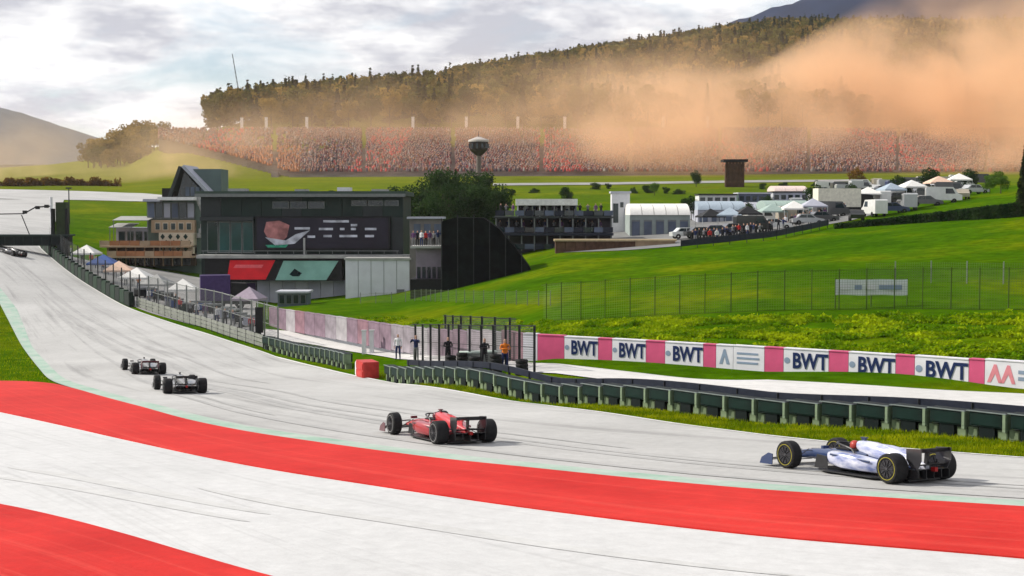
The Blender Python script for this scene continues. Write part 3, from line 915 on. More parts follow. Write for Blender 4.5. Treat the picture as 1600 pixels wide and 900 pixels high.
def block_meshes():
    """one module, local x along the row, -y... the row is walked right to left so +y faces the track"""
    w = PITCH / 2 - 0.03
    out = []
    mb = MB(); mb.box((-w + 0.10, -0.28, 0.40), (w - 0.10, 0.28, 0.86))
    mb.box((-w + 0.13, 0.28, 0.45), (w - 0.13, 0.31, 0.81)); out.append(('panel', mb.mesh('panel', M_dgreen), None))
    mb = MB(); mb.box((-0.27, -0.24, -0.06), (0.27, 0.24, 0.40)); mb.box((-0.30, -0.27, -0.06), (0.30, 0.27, 0.02)); out.append(('leg', mb.mesh('leg', M_dgreen2), None))
    mb = MB()
    mb.box((-w, -0.16, 0.30), (-w + 0.10, 0.33, 0.86)); mb.box((-w - 0.005, -0.10, 0.42), (-w + 0.09, 0.345, 0.80)); out.append(('strap', mb.mesh('strap', mat('strap_pale', (0.20, 0.26, 0.17), 0.7, 0.3, 2)), None))
    mb = MB(); mb.box((-w, -0.30, 0.86), (w, 0.24, 0.875)); out.append(('lid', mb.mesh('lid', M_dgreen2), None))
    mb = MB(); mb.box((-w, 0.24, 0.86), (w, 0.33, 0.885)); out.append(('top_rail', mb.mesh('top_rail', mat('top_rail_grey', (0.16, 0.19, 0.18), 0.6, 0.2, 3)), None))
    fm = []
    for s in (-1, 1):
        mb = MB(); a, b = sorted((s * w, s * 0.34)); mb.box((a, -0.20, -0.06), (b, 0.16, 0.33)); mb.box((a + 0.03, 0.16, 0.03), (b - 0.03, 0.18, 0.27)); fm.append(('foot_box', mb.mesh('foot_box', M_palegreen), None))
    return out + fm


BLOCKS = block_meshes()


def place_block(x, y, a, label, scale=1.0):
    z = min(hz(x, y), hz(x + math.cos(a) * .6, y + math.sin(a) * .6), hz(x - math.cos(a) * .6, y - math.sin(a) * .6)) + 0.03
    t = thing('barrier_block', label, 'barrier', (x, y, z), a, 'green barrier blocks beside the track')
    t.scale = (1, 1, scale)
    for nm, me, _ in BLOCKS: obj(nm, me, t)
    return t


nb = int(LBB / PITCH)
for i in range(nb):
    x, y, a = along(BB, LBB, (i + 0.5) * PITCH)
    place_block(x, y, a, f'dark green barrier block, {ordinal(nb - i)} to the right of the red block')
# continuation to the left of the red block, further from the camera
bl = [(545, 577), (520, 570), (470, 560), (430, 549), (412, 544)]
BL, LBL = smooth_line([G(*p) for p in bl], 200)
nl = int(LBL / PITCH)
for i in range(nl):
    x, y, a = along(BL, LBL, (i + 0.5) * PITCH)
    place_block(x, y, a, f'dark green barrier block, {ordinal(i + 1)} to the left of the red block', 1.15)
# red end block
M_redblock = mat('red_plastic', (0.42, 0.035, 0.03), 0.5, 0.2, 3)
g = G(573, 590); a = along(BL, LBL, 0.3)[2]
t = thing('crash_cushion', 'red crash cushion block with white nose between the green barriers', 'barrier', (g.x, g.y, g.z), math.atan2(BL[0][1] - BB[-1][1], BL[0][0] - BB[-1][0]))
MB().box((-0.95, -0.5, 0.0), (0.75, 0.45, 1.0)).box((-0.85, 0.45, 0.12), (0.65, 0.49, 0.45)).box((-0.85, 0.45, 0.55), (0.65, 0.49, 0.9)).build('body', M_redblock, t)
MB().prism([(0.75, 0), (1.15, 0.1), (1.15, 0.8), (0.75, 1.0)], -0.45, 0.42).build('nose', M_white_p, t)

# dark guard rail right behind the green blocks (its posts stand on the grass)
def offset_line(line, d):
    g = np.gradient(line, axis=0); n_ = np.stack([-g[:, 1], g[:, 0]], 1); n_ /= np.linalg.norm(n_, axis=1)[:, None]
    return line + n_ * d


def rail_along(parent, line, z0, z1, thick, m, name, base, step=8):
    mb = MB(); o = parent.location
    pts = line[::step]
    for i in range(len(pts) - 1):
        a, b = pts[i], pts[i + 1]
        za, zb = hz(*a), hz(*b)
        d = Vector((b[0] - a[0], b[1] - a[1], 0)).normalized(); n_ = Vector((-d.y, d.x, 0)) * thick / 2
        vs = []
        for (p, z) in ((a, za), (b, zb)):
            for s in (-1, 1):
                for zz in (z0, z1): vs.append((p[0] + n_.x * s - o.x, p[1] + n_.y * s - o.y, z + zz - o.z))
        mb.add(vs, [(0, 1, 3, 2), (4, 6, 7, 5), (0, 4, 5, 1), (2, 3, 7, 6), (1, 5, 7, 3), (0, 2, 6, 4)])
    return mb.build(name, m, parent)


def posts_along(parent, line, gap, h0, h1, w, m, lean=0.0, name='post', dx=0.0):
    d = np.concatenate([[0], np.cumsum(np.hypot(*np.diff(line, axis=0).T))])
    o = parent.location
    me = None
    s = dx
    while s <= d[-1]:
        x, y = np.interp(s, d, line[:, 0]), np.interp(s, d, line[:, 1])
        if me is None:
            mb = MB(); mb.box((-w / 2, -w / 2, h0), (w / 2, w / 2, h1 - 0.02)); mb.box((-w / 2 - 0.01, -w / 2 - 0.01, h1 - 0.02), (w / 2 + 0.01, w / 2 + 0.01, h1)); me = mb.mesh(name, m)
        obj(name, me, parent, (x - o.x, y - o.y, hz(x, y) - o.z))
        s += gap


GR = offset_line(BB, -1.15)
t = thing('guard_rail', 'dark blue guard rail running behind the green barrier blocks', 'guard rail', (GR[200][0], GR[200][1], hz(*GR[200])))
rail_along(t, GR, 0.72, 1.02, 0.08, M_darkrail, 'upper_rail', 0); rail_along(t, GR, 0.28, 0.58, 0.08, M_darkrail, 'lower_rail', 0)
posts_along(t, GR, 2.0, -0.3, 1.0, 0.12, M_darkmetal)

# ---------------------------------------------------------------- advertising wall on the far side of the pit lane
M_pink = mat('pink_panel', (0.56, 0.085, 0.19), 0.5, 0.12, 1.2)
M_pwhite = mat('wall_white', (0.66, 0.65, 0.70), 0.55, 0.08, 1.2)
M_navy = mat('navy_print', (0.010, 0.022, 0.085), 0.5, 0.1)
M_red_print = mat('faded_pink_print', (0.62, 0.22, 0.26), 0.5, 0.1)
M_grey_print = mat('grey_blue_print', (0.22, 0.28, 0.38), 0.5, 0.1)


def text_mesh(s, size, m, depth=0.012, bold=0.0):
    cu = bpy.data.curves.new('lettering', 'FONT'); cu.body = s; cu.size = size; cu.extrude = depth; cu.align_x = 'CENTER'; cu.align_y = 'CENTER'; cu.offset = bold
    cu.resolution_u = 3
    ob = bpy.data.objects.new('lettering', cu); COL.objects.link(ob)
    dg = bpy.context.evaluated_depsgraph_get()
    me = bpy.data.meshes.new_from_object(ob.evaluated_get(dg))
    bpy.data.objects.remove(ob); bpy.data.curves.remove(cu)
    me.materials.clear(); me.materials.append(m); me.name = 'lettering'
    me.transform(Matrix.Rotation(math.pi / 2, 4, 'X'))          # stands upright facing -y
    return me


BWT = text_mesh('BWT', 0.80, M_navy, bold=0.022)
wall_base = [(2150, 646), (1800, 622), (1700, 615), (1600, 607), (1500, 601), (1400, 594), (1300, 587), (1200, 580), (1100, 574), (1000, 567), (900, 561), (800, 553)]
WB = np.array([(p.x, p.y) for p in [P(x, y, np.interp(x, [800, 870, 1200, 1600, 1800, 2150], [78.2, 77, 70, 62, 58.5, 52.4])) for x, y in wall_base]])
WS = smooth_line([(q[0], q[1]) for q in WB], 400)[0][::-1]          # left to right
WU = 800 + F * WS[:, 0] / WS[:, 1]
t_wall = thing('advertising_wall', 'long low trackside wall of pink and white panels lettered BWT', 'wall', (WS[200][0], WS[200][1], hz(*WS[200])))
seq = [(817, 840, 'w'), (840, 882, 'p'), (882, 935, 'bwt'), (935, 957, 'p'), (957, 1010, 'bwt'), (1010, 1040, 'p'), (1040, 1100, 'bwt'), (1100, 1120, 'p'), (1120, 1147, 'logo'), (1147, 1196, 'lines'),
       (1196, 1226, 'p'), (1226, 1297, 'bwt'), (1297, 1328, 'p'), (1328, 1402, 'bwt'), (1402, 1432, 'p'), (1432, 1517, 'bwt'), (1517, 1542, 'p'), (1542, 1612, 'red'), (1612, 1640, 'p'), (1640, 1720, 'bwt'), (1720, 1750, 'p'), (1750, 1835, 'bwt'), (1835, 1865, 'p'), (1865, 1952, 'bwt'), (1952, 1984, 'p'), (1984, 2074, 'bwt'), (2074, 2106, 'p')]
WH = 1.18
for u0, u1, kind in seq:
    a = np.array([np.interp(u0, WU, WS[:, 0]), np.interp(u0, WU, WS[:, 1])]); b = np.array([np.interp(u1, WU, WS[:, 0]), np.interp(u1, WU, WS[:, 1])])
    c = (a + b) / 2; L = float(np.hypot(*(b - a))); ang = math.atan2(b[1] - a[1], b[0] - a[0])
    zb = ray_z(np.interp((u0 + u1) / 2, [p[0] for p in wall_base][::-1], [p[1] for p in wall_base][::-1]), c[1]) + ZC
    mb = MB(); mb.box((-L / 2 + 0.012, 0, -0.5), (L / 2 - 0.012, 0.35, WH)); mb.box((-L / 2 + 0.012, -0.03, WH), (L / 2 - 0.012, 0.38, WH + 0.05))
    pan = mb.build('wall_panel', M_pink if kind == 'p' else M_pwhite, t_wall, (c[0] - t_wall.location.x, c[1] - t_wall.location.y, zb - t_wall.location.z), ang)
    if kind == 'bwt':
        tx = obj('lettering', BWT, pan, (L * 0.09, -0.014, WH * 0.50)); tx.scale = (L / 2.25, 1, 1.32)
        MB().tube((-L * 0.42, -0.012, WH * .52), (-L * 0.42, 0.0, WH * .52), 0.13 * L / 2, n=14).build('emblem', M_grey_print, pan)
    elif kind == 'lines':
        for q in range(3): MB().box((-L * .38, -0.012, WH * (.25 + .2 * q)), (L * (.30 + .04 * (q % 2)), 0, WH * (.34 + .2 * q))).build('print_line', M_grey_print, pan)
    elif kind == 'logo':
        MB().prism([(-L * .3, WH * .2), (-L * .12, WH * .2), (0, WH * .55), (L * .12, WH * .2), (L * .3, WH * .2), (0.05, WH * .85), (-0.05, WH * .85)], -0.012, 0).build('emblem', M_grey_print, pan)
    elif kind == 'red':
        for xx in (-.32, -.02): MB().prism([(L * (xx - .12), WH * .15), (L * (xx - .04), WH * .15), (L * (xx + .06), WH * .5), (L * (xx + .14), WH * .15), (L * (xx + .22), WH * .15), (L * (xx + .09), WH * .85), (L * (xx + .03), WH * .85)], -0.012, 0).build('emblem', M_red_print, pan)
        for q in range(2): MB().box((L * .26, -0.012, WH * (.3 + .25 * q)), (L * .44, 0, WH * (.44 + .25 * q))).build('print_line', M_grey_print, pan)

# the wall goes on to the left, faded mauve and grey panels under a catch fence
wl2 = [(817, 552, 78.1), (760, 549, 82), (700, 546, 88), (650, 540, 94), (600, 532, 100), (540, 521, 108), (480, 511, 116), (412, 500, 127)]
W2 = smooth_line([P(*p) for p in wl2], 300)[0]
t = thing('pit_wall', 'faded mauve panelled wall continuing left of the lettered wall', 'wall', (W2[150][0], W2[150][1], hz(*W2[150])))
M_mauve = [mat('mauve_panel', (0.20, 0.14, 0.18), 0.7, 0.35, 1.0), mat('grey_panel', (0.25, 0.22, 0.25), 0.7, 0.35, 1.0), mat('rose_panel', (0.23, 0.13, 0.16), 0.7, 0.35, 1.0), mat('light_panel', (0.33, 0.31, 0.33), 0.7, 0.25, 1.0)]
dl = np.concatenate([[0], np.cumsum(np.hypot(*np.diff(W2, axis=0).T))])
s = 0.0
while s < dl[-1] - 2.6:
    a = np.array([np.interp(s, dl, W2[:, 0]), np.interp(s, dl, W2[:, 1])]); b = np.array([np.interp(s + 2.5, dl, W2[:, 0]), np.interp(s + 2.5, dl, W2[:, 1])])
    c = (a + b) / 2; ang = math.atan2(a[1] - b[1], a[0] - b[0])
    u = 800 + F * c[0] / c[1]
    zb = ray_z(np.interp(u, [p[0] for p in wl2][::-1], [p[1] for p in wl2][::-1]), c[1]) + ZC
    mb = MB(); mb.box((-1.23, 0, -0.6), (1.23, 0.3, 1.15)); mb.box((-1.23, -0.03, 1.15), (1.23, 0.33, 1.2))
    mb.build('wall_panel', M_mauve[rnd.choice([0, 0, 1, 1, 2, 3])], t, (c[0] - t.location.x, c[1] - t.location.y, zb - t.location.z), ang)
    s += 2.5


# ---------------------------------------------------------------- fences with wire mesh
def wire_mat(name, col, cell=0.14, thick=0.16):
    """wire netting: real gaps between the wires"""
    if name in MAT: return MAT[name]
    m = bpy.data.materials.new(name); m.use_nodes = True
    nt = m.node_tree; b = nt.nodes['Principled BSDF']; b.inputs['Base Color'].default_value = (*col, 1); b.inputs['Roughness'].default_value = 0.5
    uv = nt.nodes.new('ShaderNodeUVMap')
    sp = nt.nodes.new('ShaderNodeSeparateXYZ'); nt.links.new(uv.outputs[0], sp.inputs[0])
    ms = []
    for ax in ('X', 'Y'):
        q = nt.nodes.new('ShaderNodeMath'); q.operation = 'PINGPONG'; q.inputs[1].default_value = cell / 2; nt.links.new(sp.outputs[ax], q.inputs[0])
        c = nt.nodes.new('ShaderNodeMath'); c.operation = 'LESS_THAN'; c.inputs[1].default_value = cell / 2 * thick; nt.links.new(q.outputs[0], c.inputs[0]); ms.append(c)
    mx = nt.nodes.new('ShaderNodeMath'); mx.operation = 'MAXIMUM'; nt.links.new(ms[0].outputs[0], mx.inputs[0]); nt.links.new(ms[1].outputs[0], mx.inputs[1])
    nt.links.new(mx.outputs[0], b.inputs['Alpha'])
    MAT[name] = m
    return m


def netting(parent, line, z0, z1, m, step=6, name='wire_mesh'):
    pts = line[::step]; o = parent.location
    V, Q, U = [], [], []
    L = 0
    for i, p in enumerate(pts):
        if i: L += float(np.hypot(*(p - pts[i - 1])))
        g = hz(*p)
        for z in (z0, z1): V.append((p[0] - o.x, p[1] - o.y, g + z - o.z)); U.append((L, z))
    for i in range(len(pts) - 1): Q.append((2 * i, 2 * i + 2, 2 * i + 3, 2 * i + 1))
    me = bpy.data.meshes.new(name); me.from_pydata(V, [], Q); me.materials.append(m)
    ul = me.uv_layers.new(name='UVMap')
    for lp in me.loops: ul.data[lp.index].uv = U[lp.vertex_index]
    return obj(name, me, parent)


WIRE = wire_mat('wire_netting', (0.10, 0.15, 0.05), 0.16, 0.07)
WIRE2 = wire_mat('dark_wire_netting', (0.05, 0.055, 0.055), 0.12, 0.13)
M_post_olive = mat('fence_post_olive', (0.055, 0.085, 0.018), 0.7, 0.2)
M_post_grey = mat('fence_post_grey', (0.20, 0.21, 0.20), 0.5, 0.15)

# two wire fences across the lawn
fa = [(1800, 486), (1600, 484), (1450, 483), (1300, 484), (1150, 488), (1000, 494), (900, 500), (840, 503)]
FA = smooth_line([G(*p) for p in fa], 300)[0]
t = thing('lawn_fence', 'wire fence with thin posts along the top of the shrub bank', 'fence', (FA[150][0], FA[150][1], hz(*FA[150])))
posts_along(t, FA, 1.72, -0.3, 2.65, 0.055, M_post_olive); netting(t, FA, 0.05, 2.55, WIRE)
rail_along(t, FA, 2.53, 2.56, 0.03, M_post_olive, 'top_wire', 0); rail_along(t, FA, 0.02, 0.05, 0.03, M_post_olive, 'bottom_wire', 0)
fb = [(1800, 447), (1600, 444), (1450, 442), (1350, 443)]
FB = smooth_line([G(*p) for p in fb], 200)[0]
t = thing('lawn_fence', 'short upper wire fence on the lawn at the right edge', 'fence', (FB[100][0], FB[100][1], hz(*FB[100])))
posts_along(t, FB, 2.5, -0.3, 1.6, 0.06, M_post_grey); netting(t, FB, 0.05, 1.5, WIRE)
fc = [(860, 478), (800, 476), (740, 474), (690, 472), (640, 471), (560, 474)]
FC = smooth_line([G(*p) for p in fc], 200)[0]
t = thing('lawn_fence', 'grey wire fence below the black stand', 'fence', (FC[100][0], FC[100][1], hz(*FC[100])))
posts_along(t, FC, 2.5, -0.3, 1.2, 0.06, M_post_grey); netting(t, FC, 0.05, 1.1, WIRE)
rail_along(t, FC, 1.08, 1.11, 0.03, M_post_olive, 'top_rail', 0)
# white banner hung on the long fence
b0, b1 = P(1305, 461, 91.0), P(1417, 459, 91.0)
t = thing('fence_banner', 'white banner with faint blue print hung on the lawn fence', 'banner', (b0.x, b0.y - 0.12, b0.z), math.atan2(b1.y - b0.y, b1.x - b0.x))
Lb = (b1 - b0).length
mb = MB()
nb_ = 14
vs = []
for i in range(nb_ + 1):
    for z in (0.0, 1.02): vs.append((Lb * i / nb_, 0.04 * math.sin(i * 1.3), z + 0.02 * math.sin(i * .9)))
for i in range(nb_ + 1):
    for z in (0.0, 1.02): vs.append((Lb * i / nb_, 0.04 * math.sin(i * 1.3) + 0.02, z + 0.02 * math.sin(i * .9)))
k = 2 * (nb_ + 1)
fs = [(2 * i, 2 * i + 2, 2 * i + 3, 2 * i + 1) for i in range(nb_)] + [(k + 2 * i, k + 2 * i + 1, k + 2 * i + 3, k + 2 * i + 2) for i in range(nb_)]
fs += [(2 * i + 1, 2 * i + 3, k + 2 * i + 3, k + 2 * i + 1) for i in range(nb_)] + [(2 * i, k + 2 * i, k + 2 * i + 2, 2 * i + 2) for i in range(nb_)]
mb.add(vs, fs).build('cloth', mat('banner_white', (0.60, 0.63, 0.62), 0.7, 0.1, 1.0), t)
for (q0, q1, c) in ((0.06, 0.2, M_white_p), (0.26, 0.36, M_grey_print), (0.42, 0.55, M_white_p), (0.60, 0.92, M_grey_print)):
    MB().box((Lb * q0, -0.075, 0.36), (Lb * q1, -0.055, 0.66)).build('print_line', c, t)
for q in (0.0, 0.5, 1.0): MB().box((Lb * q - 0.03, 0.05, -1.2), (Lb * q + 0.03, 0.11, 1.1)).build('post', M_post_olive, t)

# catch fence with dark posts around the marshal bay
cf = [(835, 583), (800, 580), (760, 577), (720, 573), (680, 569), (640, 565)]
CF = smooth_line([G(*p) for p in cf], 200)[0]
t = thing('catch_fence', 'dark catch fence of tall posts round the marshal bay', 'fence', (CF[100][0], CF[100][1], hz(*CF[100])))
posts_along(t, CF, 1.75, -0.3, 2.45, 0.13, M_darkmetal); netting(t, CF, 0.3, 2.4, WIRE2)
rail_along(t, CF, 2.38, 2.44, 0.05, M_darkmetal, 'top_cable', 0); rail_along(t, CF, 1.3, 1.34, 0.04, M_darkmetal, 'middle_cable', 0)
CF2 = smooth_line([G(*p) for p in ((806, 566), (770, 562), (730, 557), (690, 551))], 150)[0]
t = thing('catch_fence', 'second row of dark catch fence posts behind the marshal bay', 'fence', (CF2[70][0], CF2[70][1], hz(*CF2[70])))
posts_along(t, CF2, 2.1, -0.3, 2.5, 0.13, M_darkmetal, dx=0.8); netting(t, CF2, 0.3, 2.4, WIRE2)
rail_along(t, CF2, 2.40, 2.46, 0.05, M_darkmetal, 'top_cable', 0)
# things in the marshal bay: stacks of tyres and a grey cabinet
M_rub = mat('rubber', (0.016, 0.016, 0.017), 0.75, 0.2, 6)
TYRE_ST = MB().lathe([(-.10, .2), (-.10, .29), (-.06, .32), (.06, .32), (.10, .29), (.10, .2)], 'z', 14).mesh('tyre', M_rub, True)
for i, (px, py) in enumerate(((705, 577), (722, 579), (741, 580), (775, 583), (815, 586))):
    g = G(px, py)
    for k in range(4 + i % 2):
        tag(obj('tyre', TYRE_ST, None, (g.x + rnd.uniform(-.03, .03), g.y, g.z + 0.1 + k * 0.2)), f'black tyre, {ordinal(k + 1)} from the ground in the {ordinal(i + 1)} stack from left behind the barrier', 'tyre', 'stacked tyres in the marshal bay')
g = G(748, 571)
t = thing('equipment_cabinet', 'low grey equipment cabinet inside the marshal bay', 'cabinet', (g.x, g.y, g.z), 0.35)
MB().box((-1.0, -0.35, 0.0), (1.0, 0.35, 0.75)).build('body', mat('cabinet_grey', (0.16, 0.18, 0.17), 0.6), t)
MB().box((-1.05, -0.4, 0.75), (1.05, 0.4, 0.82)).build('lid', mat('cabinet_lid', (0.42, 0.50, 0.46), 0.5), t)
for s_ in (-0.5, 0.5): MB().box((s_ - 0.4, -0.375, 0.1), (s_ + 0.4, -0.35, 0.68)).build('door', mat('cabinet_door', (0.12, 0.135, 0.13), 0.6), t)
# white gate posts and a small white tent at the pit entry
for i, px in enumerate((569, 581)):
    g = G(px, 553)
    t = thing('gate_post', ('left' if i == 0 else 'right') + ' one of two white gate posts at the pit entry', 'post', (g.x, g.y, g.z))
    MB().box((-0.15, -0.15, -0.2), (0.15, 0.15, 1.65)).build('shaft', M_white_p, t); MB().box((-0.19, -0.19, 1.65), (0.19, 0.19, 1.72)).build('cap', M_pale, t)

# pit fence: pale guard rail with a post-and-wire fence behind, from the red block side up to the dark wall
pr = [(412, 545), (360, 528), (300, 508), (250, 492), (208, 478)]
PR = smooth_line([G(*p) for p in pr], 240)[0]
t = thing('guard_rail', 'pale grey double guard rail along the pit side of the track', 'guard rail', (PR[120][0], PR[120][1], hz(*PR[120])))
M_railgrey = mat('rail_grey', (0.20, 0.21, 0.185), 0.5, 0.2, 2)
for z in (0.12, 0.45, 0.78): rail_along(t, PR, z, z + 0.27, 0.08, M_railgrey, 'rail', 0)
posts_along(t, PR, 2.0, -0.3, 1.1, 0.1, M_darkmetal, name='post')
PF = offset_line(PR, -1.2)
t = thing('catch_fence', 'tall grey catch fence behind the pale guard rail', 'fence', (PF[120][0], PF[120][1], hz(*PF[120])))
posts_along(t, PF, 3.0, -0.3, 3.3, 0.11, M_post_grey); netting(t, PF, 0.3, 3.2, WIRE2)
rail_along(t, PF, 3.18, 3.24, 0.05, M_post_grey, 'top_cable', 0); rail_along(t, PF, 1.7, 1.74, 0.04, M_post_grey, 'middle_cable', 0)
fr = Fr(399, 528, 112)
t = thing('marshal_board', 'dark upright board at the right end of the pit fence', 'board', fr.loc)
fr.b(MB(), 399, 480, 411, 520, 0, 0.18).build('panel', M_black, t); fr.b(MB(), 402, 520, 408, 534, 0.05, 0.12).build('post', M_darkmetal, t)

# dark green padded wall from the pit fence up to the footbridge
dw = [(206, 480), (170, 462), (130, 438), (100, 417), (78, 398), (66, 388)]
DW = smooth_line([G(*p) for p in dw], 240)[0]
t = thing('padded_wall', 'dark green padded wall curving up to the footbridge', 'wall', (DW[120][0], DW[120][1], hz(*DW[120])))
dl = np.concatenate([[0], np.cumsum(np.hypot(*np.diff(DW, axis=0).T))])
MPW = [mat('padding_dark', (0.010, 0.018, 0.014), 0.7, 0.3, 2), mat('padding_green', (0.014, 0.035, 0.020), 0.7, 0.3, 2)]
s = 0.0; i = 0
while s < dl[-1] - 2.2:
    a = np.array([np.interp(s, dl, DW[:, 0]), np.interp(s, dl, DW[:, 1])]); b = np.array([np.interp(s + 2.2, dl, DW[:, 0]), np.interp(s + 2.2, dl, DW[:, 1])])
    c = (a + b) / 2; ang = math.atan2(b[1] - a[1], b[0] - a[0])
    mb = MB(); mb.box((-1.08, -0.2, -0.4), (1.08, 0.25, 1.55)); mb.box((-1.0, 0.25, 0.2), (1.0, 0.29, 1.4))
    mb.build('pad', MPW[i % 2], t, (c[0] - t.location.x, c[1] - t.location.y, min(hz(*a), hz(*b)) - t.location.z), ang)
    s += 2.2; i += 1
DF = offset_line(DW, -0.8)
t = thing('catch_fence', 'catch fence above the dark green padded wall', 'fence', (DF[120][0], DF[120][1], hz(*DF[120])))
posts_along(t, DF, 4.0, -0.3, 3.4, 0.11, M_darkmetal); netting(t, DF, 1.2, 3.3, WIRE2)

# ---------------------------------------------------------------- shrubs and rough grass on the bank (nobody could count these)
def make_bank():
    pts = []
    for _ in range(7000):
        px = rng.uniform(560, 1680)
        lo = np.interp(px, [560, 640, 720, 850, 1100, 1600, 1680], [505, 512, 516, 526, 540, 566, 570]); hi = np.interp(px, [560, 850, 1000, 1600], [495, 505, 500, 490])
        if px < 840 and rng.random() < 0.8: continue
        g = G(px, rng.uniform(hi, lo), 60)
        if math.sin(g.x * .9 + 1.3 * math.sin(g.y * .7)) + math.sin(g.y * 1.1 + g.x * .4) + rng.uniform(-1.0, 1.0) < -0.2: continue
        pts.append((g, px))
    Ps, Ns = [], []
    big = []
    for g, px in pts:
        n_ = int(rng.integers(10, 20)); d = rand_dirs(n_); d[:, 2] = np.abs(d[:, 2])
        sx = rng.uniform(0.15, 0.5) * (1.0 if px > 840 else 0.6)
        Ps.append(np.array(g) + d * np.array([sx, sx, sx * rng.uniform(0.3, 0.75)])); Ns.append(d * 0.6 + rand_dirs(n_) * 0.8)
    Ps = np.concatenate(Ps); Ns = np.concatenate(Ns); Ns /= np.linalg.norm(Ns, axis=1)[:, None]
    me = leaf_mesh('bank_shrubs', Ps, Ns, 0.13, leaf_mat('bank_leaves', (0.105, 0.21, 0.003), (0.34, 0.42, 0.006), 0, 0.5))
    o = obj('bank_shrubs', me); o['kind'] = 'stuff'; o['label'] = 'rough green shrubs covering the bank above the lettered wall'; o['category'] = 'shrubs'


make_bank()


def make_verge():
    """grass blades on the strips nearest the camera"""
    Ps = []
    for _ in range(26000):
        px = rng.uniform(560, 1660) if rng.random() < 0.8 else rng.uniform(840, 1660)
        top = np.interp(px, [560, 800, 1000, 1200, 1400, 1600], [584, 616, 640, 655, 674, 688]); bot = np.interp(px, [560, 700, 800, 900, 1040, 1200, 1400, 1600], [586, 609, 625, 638, 657, 680, 700, 715])
        Ps.append(G(px, rng.uniform(top - 6, bot)))
    for _ in range(5000):
        py = rng.uniform(490, 597); px = rng.uniform(-20, np.interp(py, [480, 515, 550, 598], [0, 18, 38, 78]))
        Ps.append(G(px, py))
    Ps = np.array([tuple(p) for p in Ps]); n_ = len(Ps)
    a = rng.uniform(0, 6.28, n_); h = rng.uniform(0.05, 0.14, n_); w = rng.uniform(0.012, 0.03, n_)
    dx = np.stack([np.cos(a) * w, np.sin(a) * w, np.zeros(n_)], 1)
    tip = Ps + np.stack([rng.normal(0, .03, n_), rng.normal(0, .03, n_), h], 1)
    V = np.stack([Ps - dx, Ps + dx, tip], 1).reshape(-1, 3)
    me = bpy.data.meshes.new('grass_blades'); me.from_pydata(V.tolist(), [], np.arange(3 * n_).reshape(n_, 3).tolist())
    me.materials.append(leaf_mat('blade_green', (0.13, 0.19, 0.003), (0.34, 0.36, 0.006), 0, 0.7))
    o = obj('grass_blades', me); o['kind'] = 'stuff'; o['label'] = 'short grass blades on the verge between track and barrier'; o['category'] = 'grass'


make_verge()

# ---------------------------------------------------------------- people
def person_mesh(name, shirt, trousers, skin, hair, arms='down', h=1.75):
    """one continuous figure grown from a skeleton"""
    k = h / 1.75
    J = {'pel': (0, 0, .95, .15, .11), 'chest': (0, 0, 1.25, .17, .11), 'neck': (0, .0, 1.47, .065, .065), 'head': (0, -.02, 1.60, .085, .10), 'top': (0, -.02, 1.70, .07, .085)}
    E = [('pel', 'chest'), ('chest', 'neck'), ('neck', 'head'), ('head', 'top')]
    for s, n_ in ((-1, 'l'), (1, 'r')):
        J['sh' + n_] = (s * .19, 0, 1.40, .062, .062)
        if arms == 'down': J['el' + n_] = (s * .25, .02, 1.13, .048, .048); J['wr' + n_] = (s * .24, -.06, .88, .034, .034); J['fg' + n_] = (s * .235, -.09, .74, .028, .04)
        elif arms == 'fold': J['el' + n_] = (s * .26, -.05, 1.15, .048, .048); J['wr' + n_] = (s * .06, -.22, 1.17, .036, .036); J['fg' + n_] = (-s * .05, -.24, 1.18, .035, .03)
        else: J['el' + n_] = (s * .30, -.16, 1.24, .048, .048); J['wr' + n_] = (s * .16, -.30, 1.42, .034, .034); J['fg' + n_] = (s * .08, -.26, 1.50, .03, .035)
        J['hp' + n_] = (s * .10, 0, .90, .095, .10); J['kn' + n_] = (s * .12, -.015, .50, .062, .068); J['an' + n_] = (s * .13, .02, .09, .042, .05); J['to' + n_] = (s * .14, -.15, .035, .04, .03)
        E += [('chest', 'sh' + n_), ('sh' + n_, 'el' + n_), ('el' + n_, 'wr' + n_), ('wr' + n_, 'fg' + n_), ('pel', 'hp' + n_), ('hp' + n_, 'kn' + n_), ('kn' + n_, 'an' + n_), ('an' + n_, 'to' + n_)]
    names = list(J); ix = {n_: i for i, n_ in enumerate(names)}
    me = bpy.data.meshes.new('sk'); me.from_pydata([tuple(c * k for c in J[n_][:3]) for n_ in names], [(ix[a], ix[b]) for a, b in E], [])
    o = bpy.data.objects.new('sk', me); COL.objects.link(o)
    o.modifiers.new('skin', 'SKIN'); o.modifiers.new('sub', 'SUBSURF').levels = 1
    for i, n_ in enumerate(names): me.skin_vertices[0].data[i].radius = (J[n_][3] * k, J[n_][4] * k)
    me.skin_vertices[0].data[ix['pel']].use_root = True
    ev = o.evaluated_get(bpy.context.evaluated_depsgraph_get())
    out = bpy.data.meshes.new_from_object(ev); out.name = name
    bpy.data.objects.remove(o)
    out.materials.clear()
    for m in (shirt, trousers, skin, hair, M_black): out.materials.append(m)
    for p in out.polygons:
        c = p.center / k; p.use_smooth = True
        if c.z > 1.50: p.material_index = 3 if (c.z > 1.665 or c.y > 0.02) else 2
        elif c.z > 1.46: p.material_index = 2
        elif c.z < 0.08: p.material_index = 4
        elif abs(c.x) > 0.19 and c.z < 0.90: p.material_index = 2
        elif c.z < 0.93: p.material_index = 1
    return out


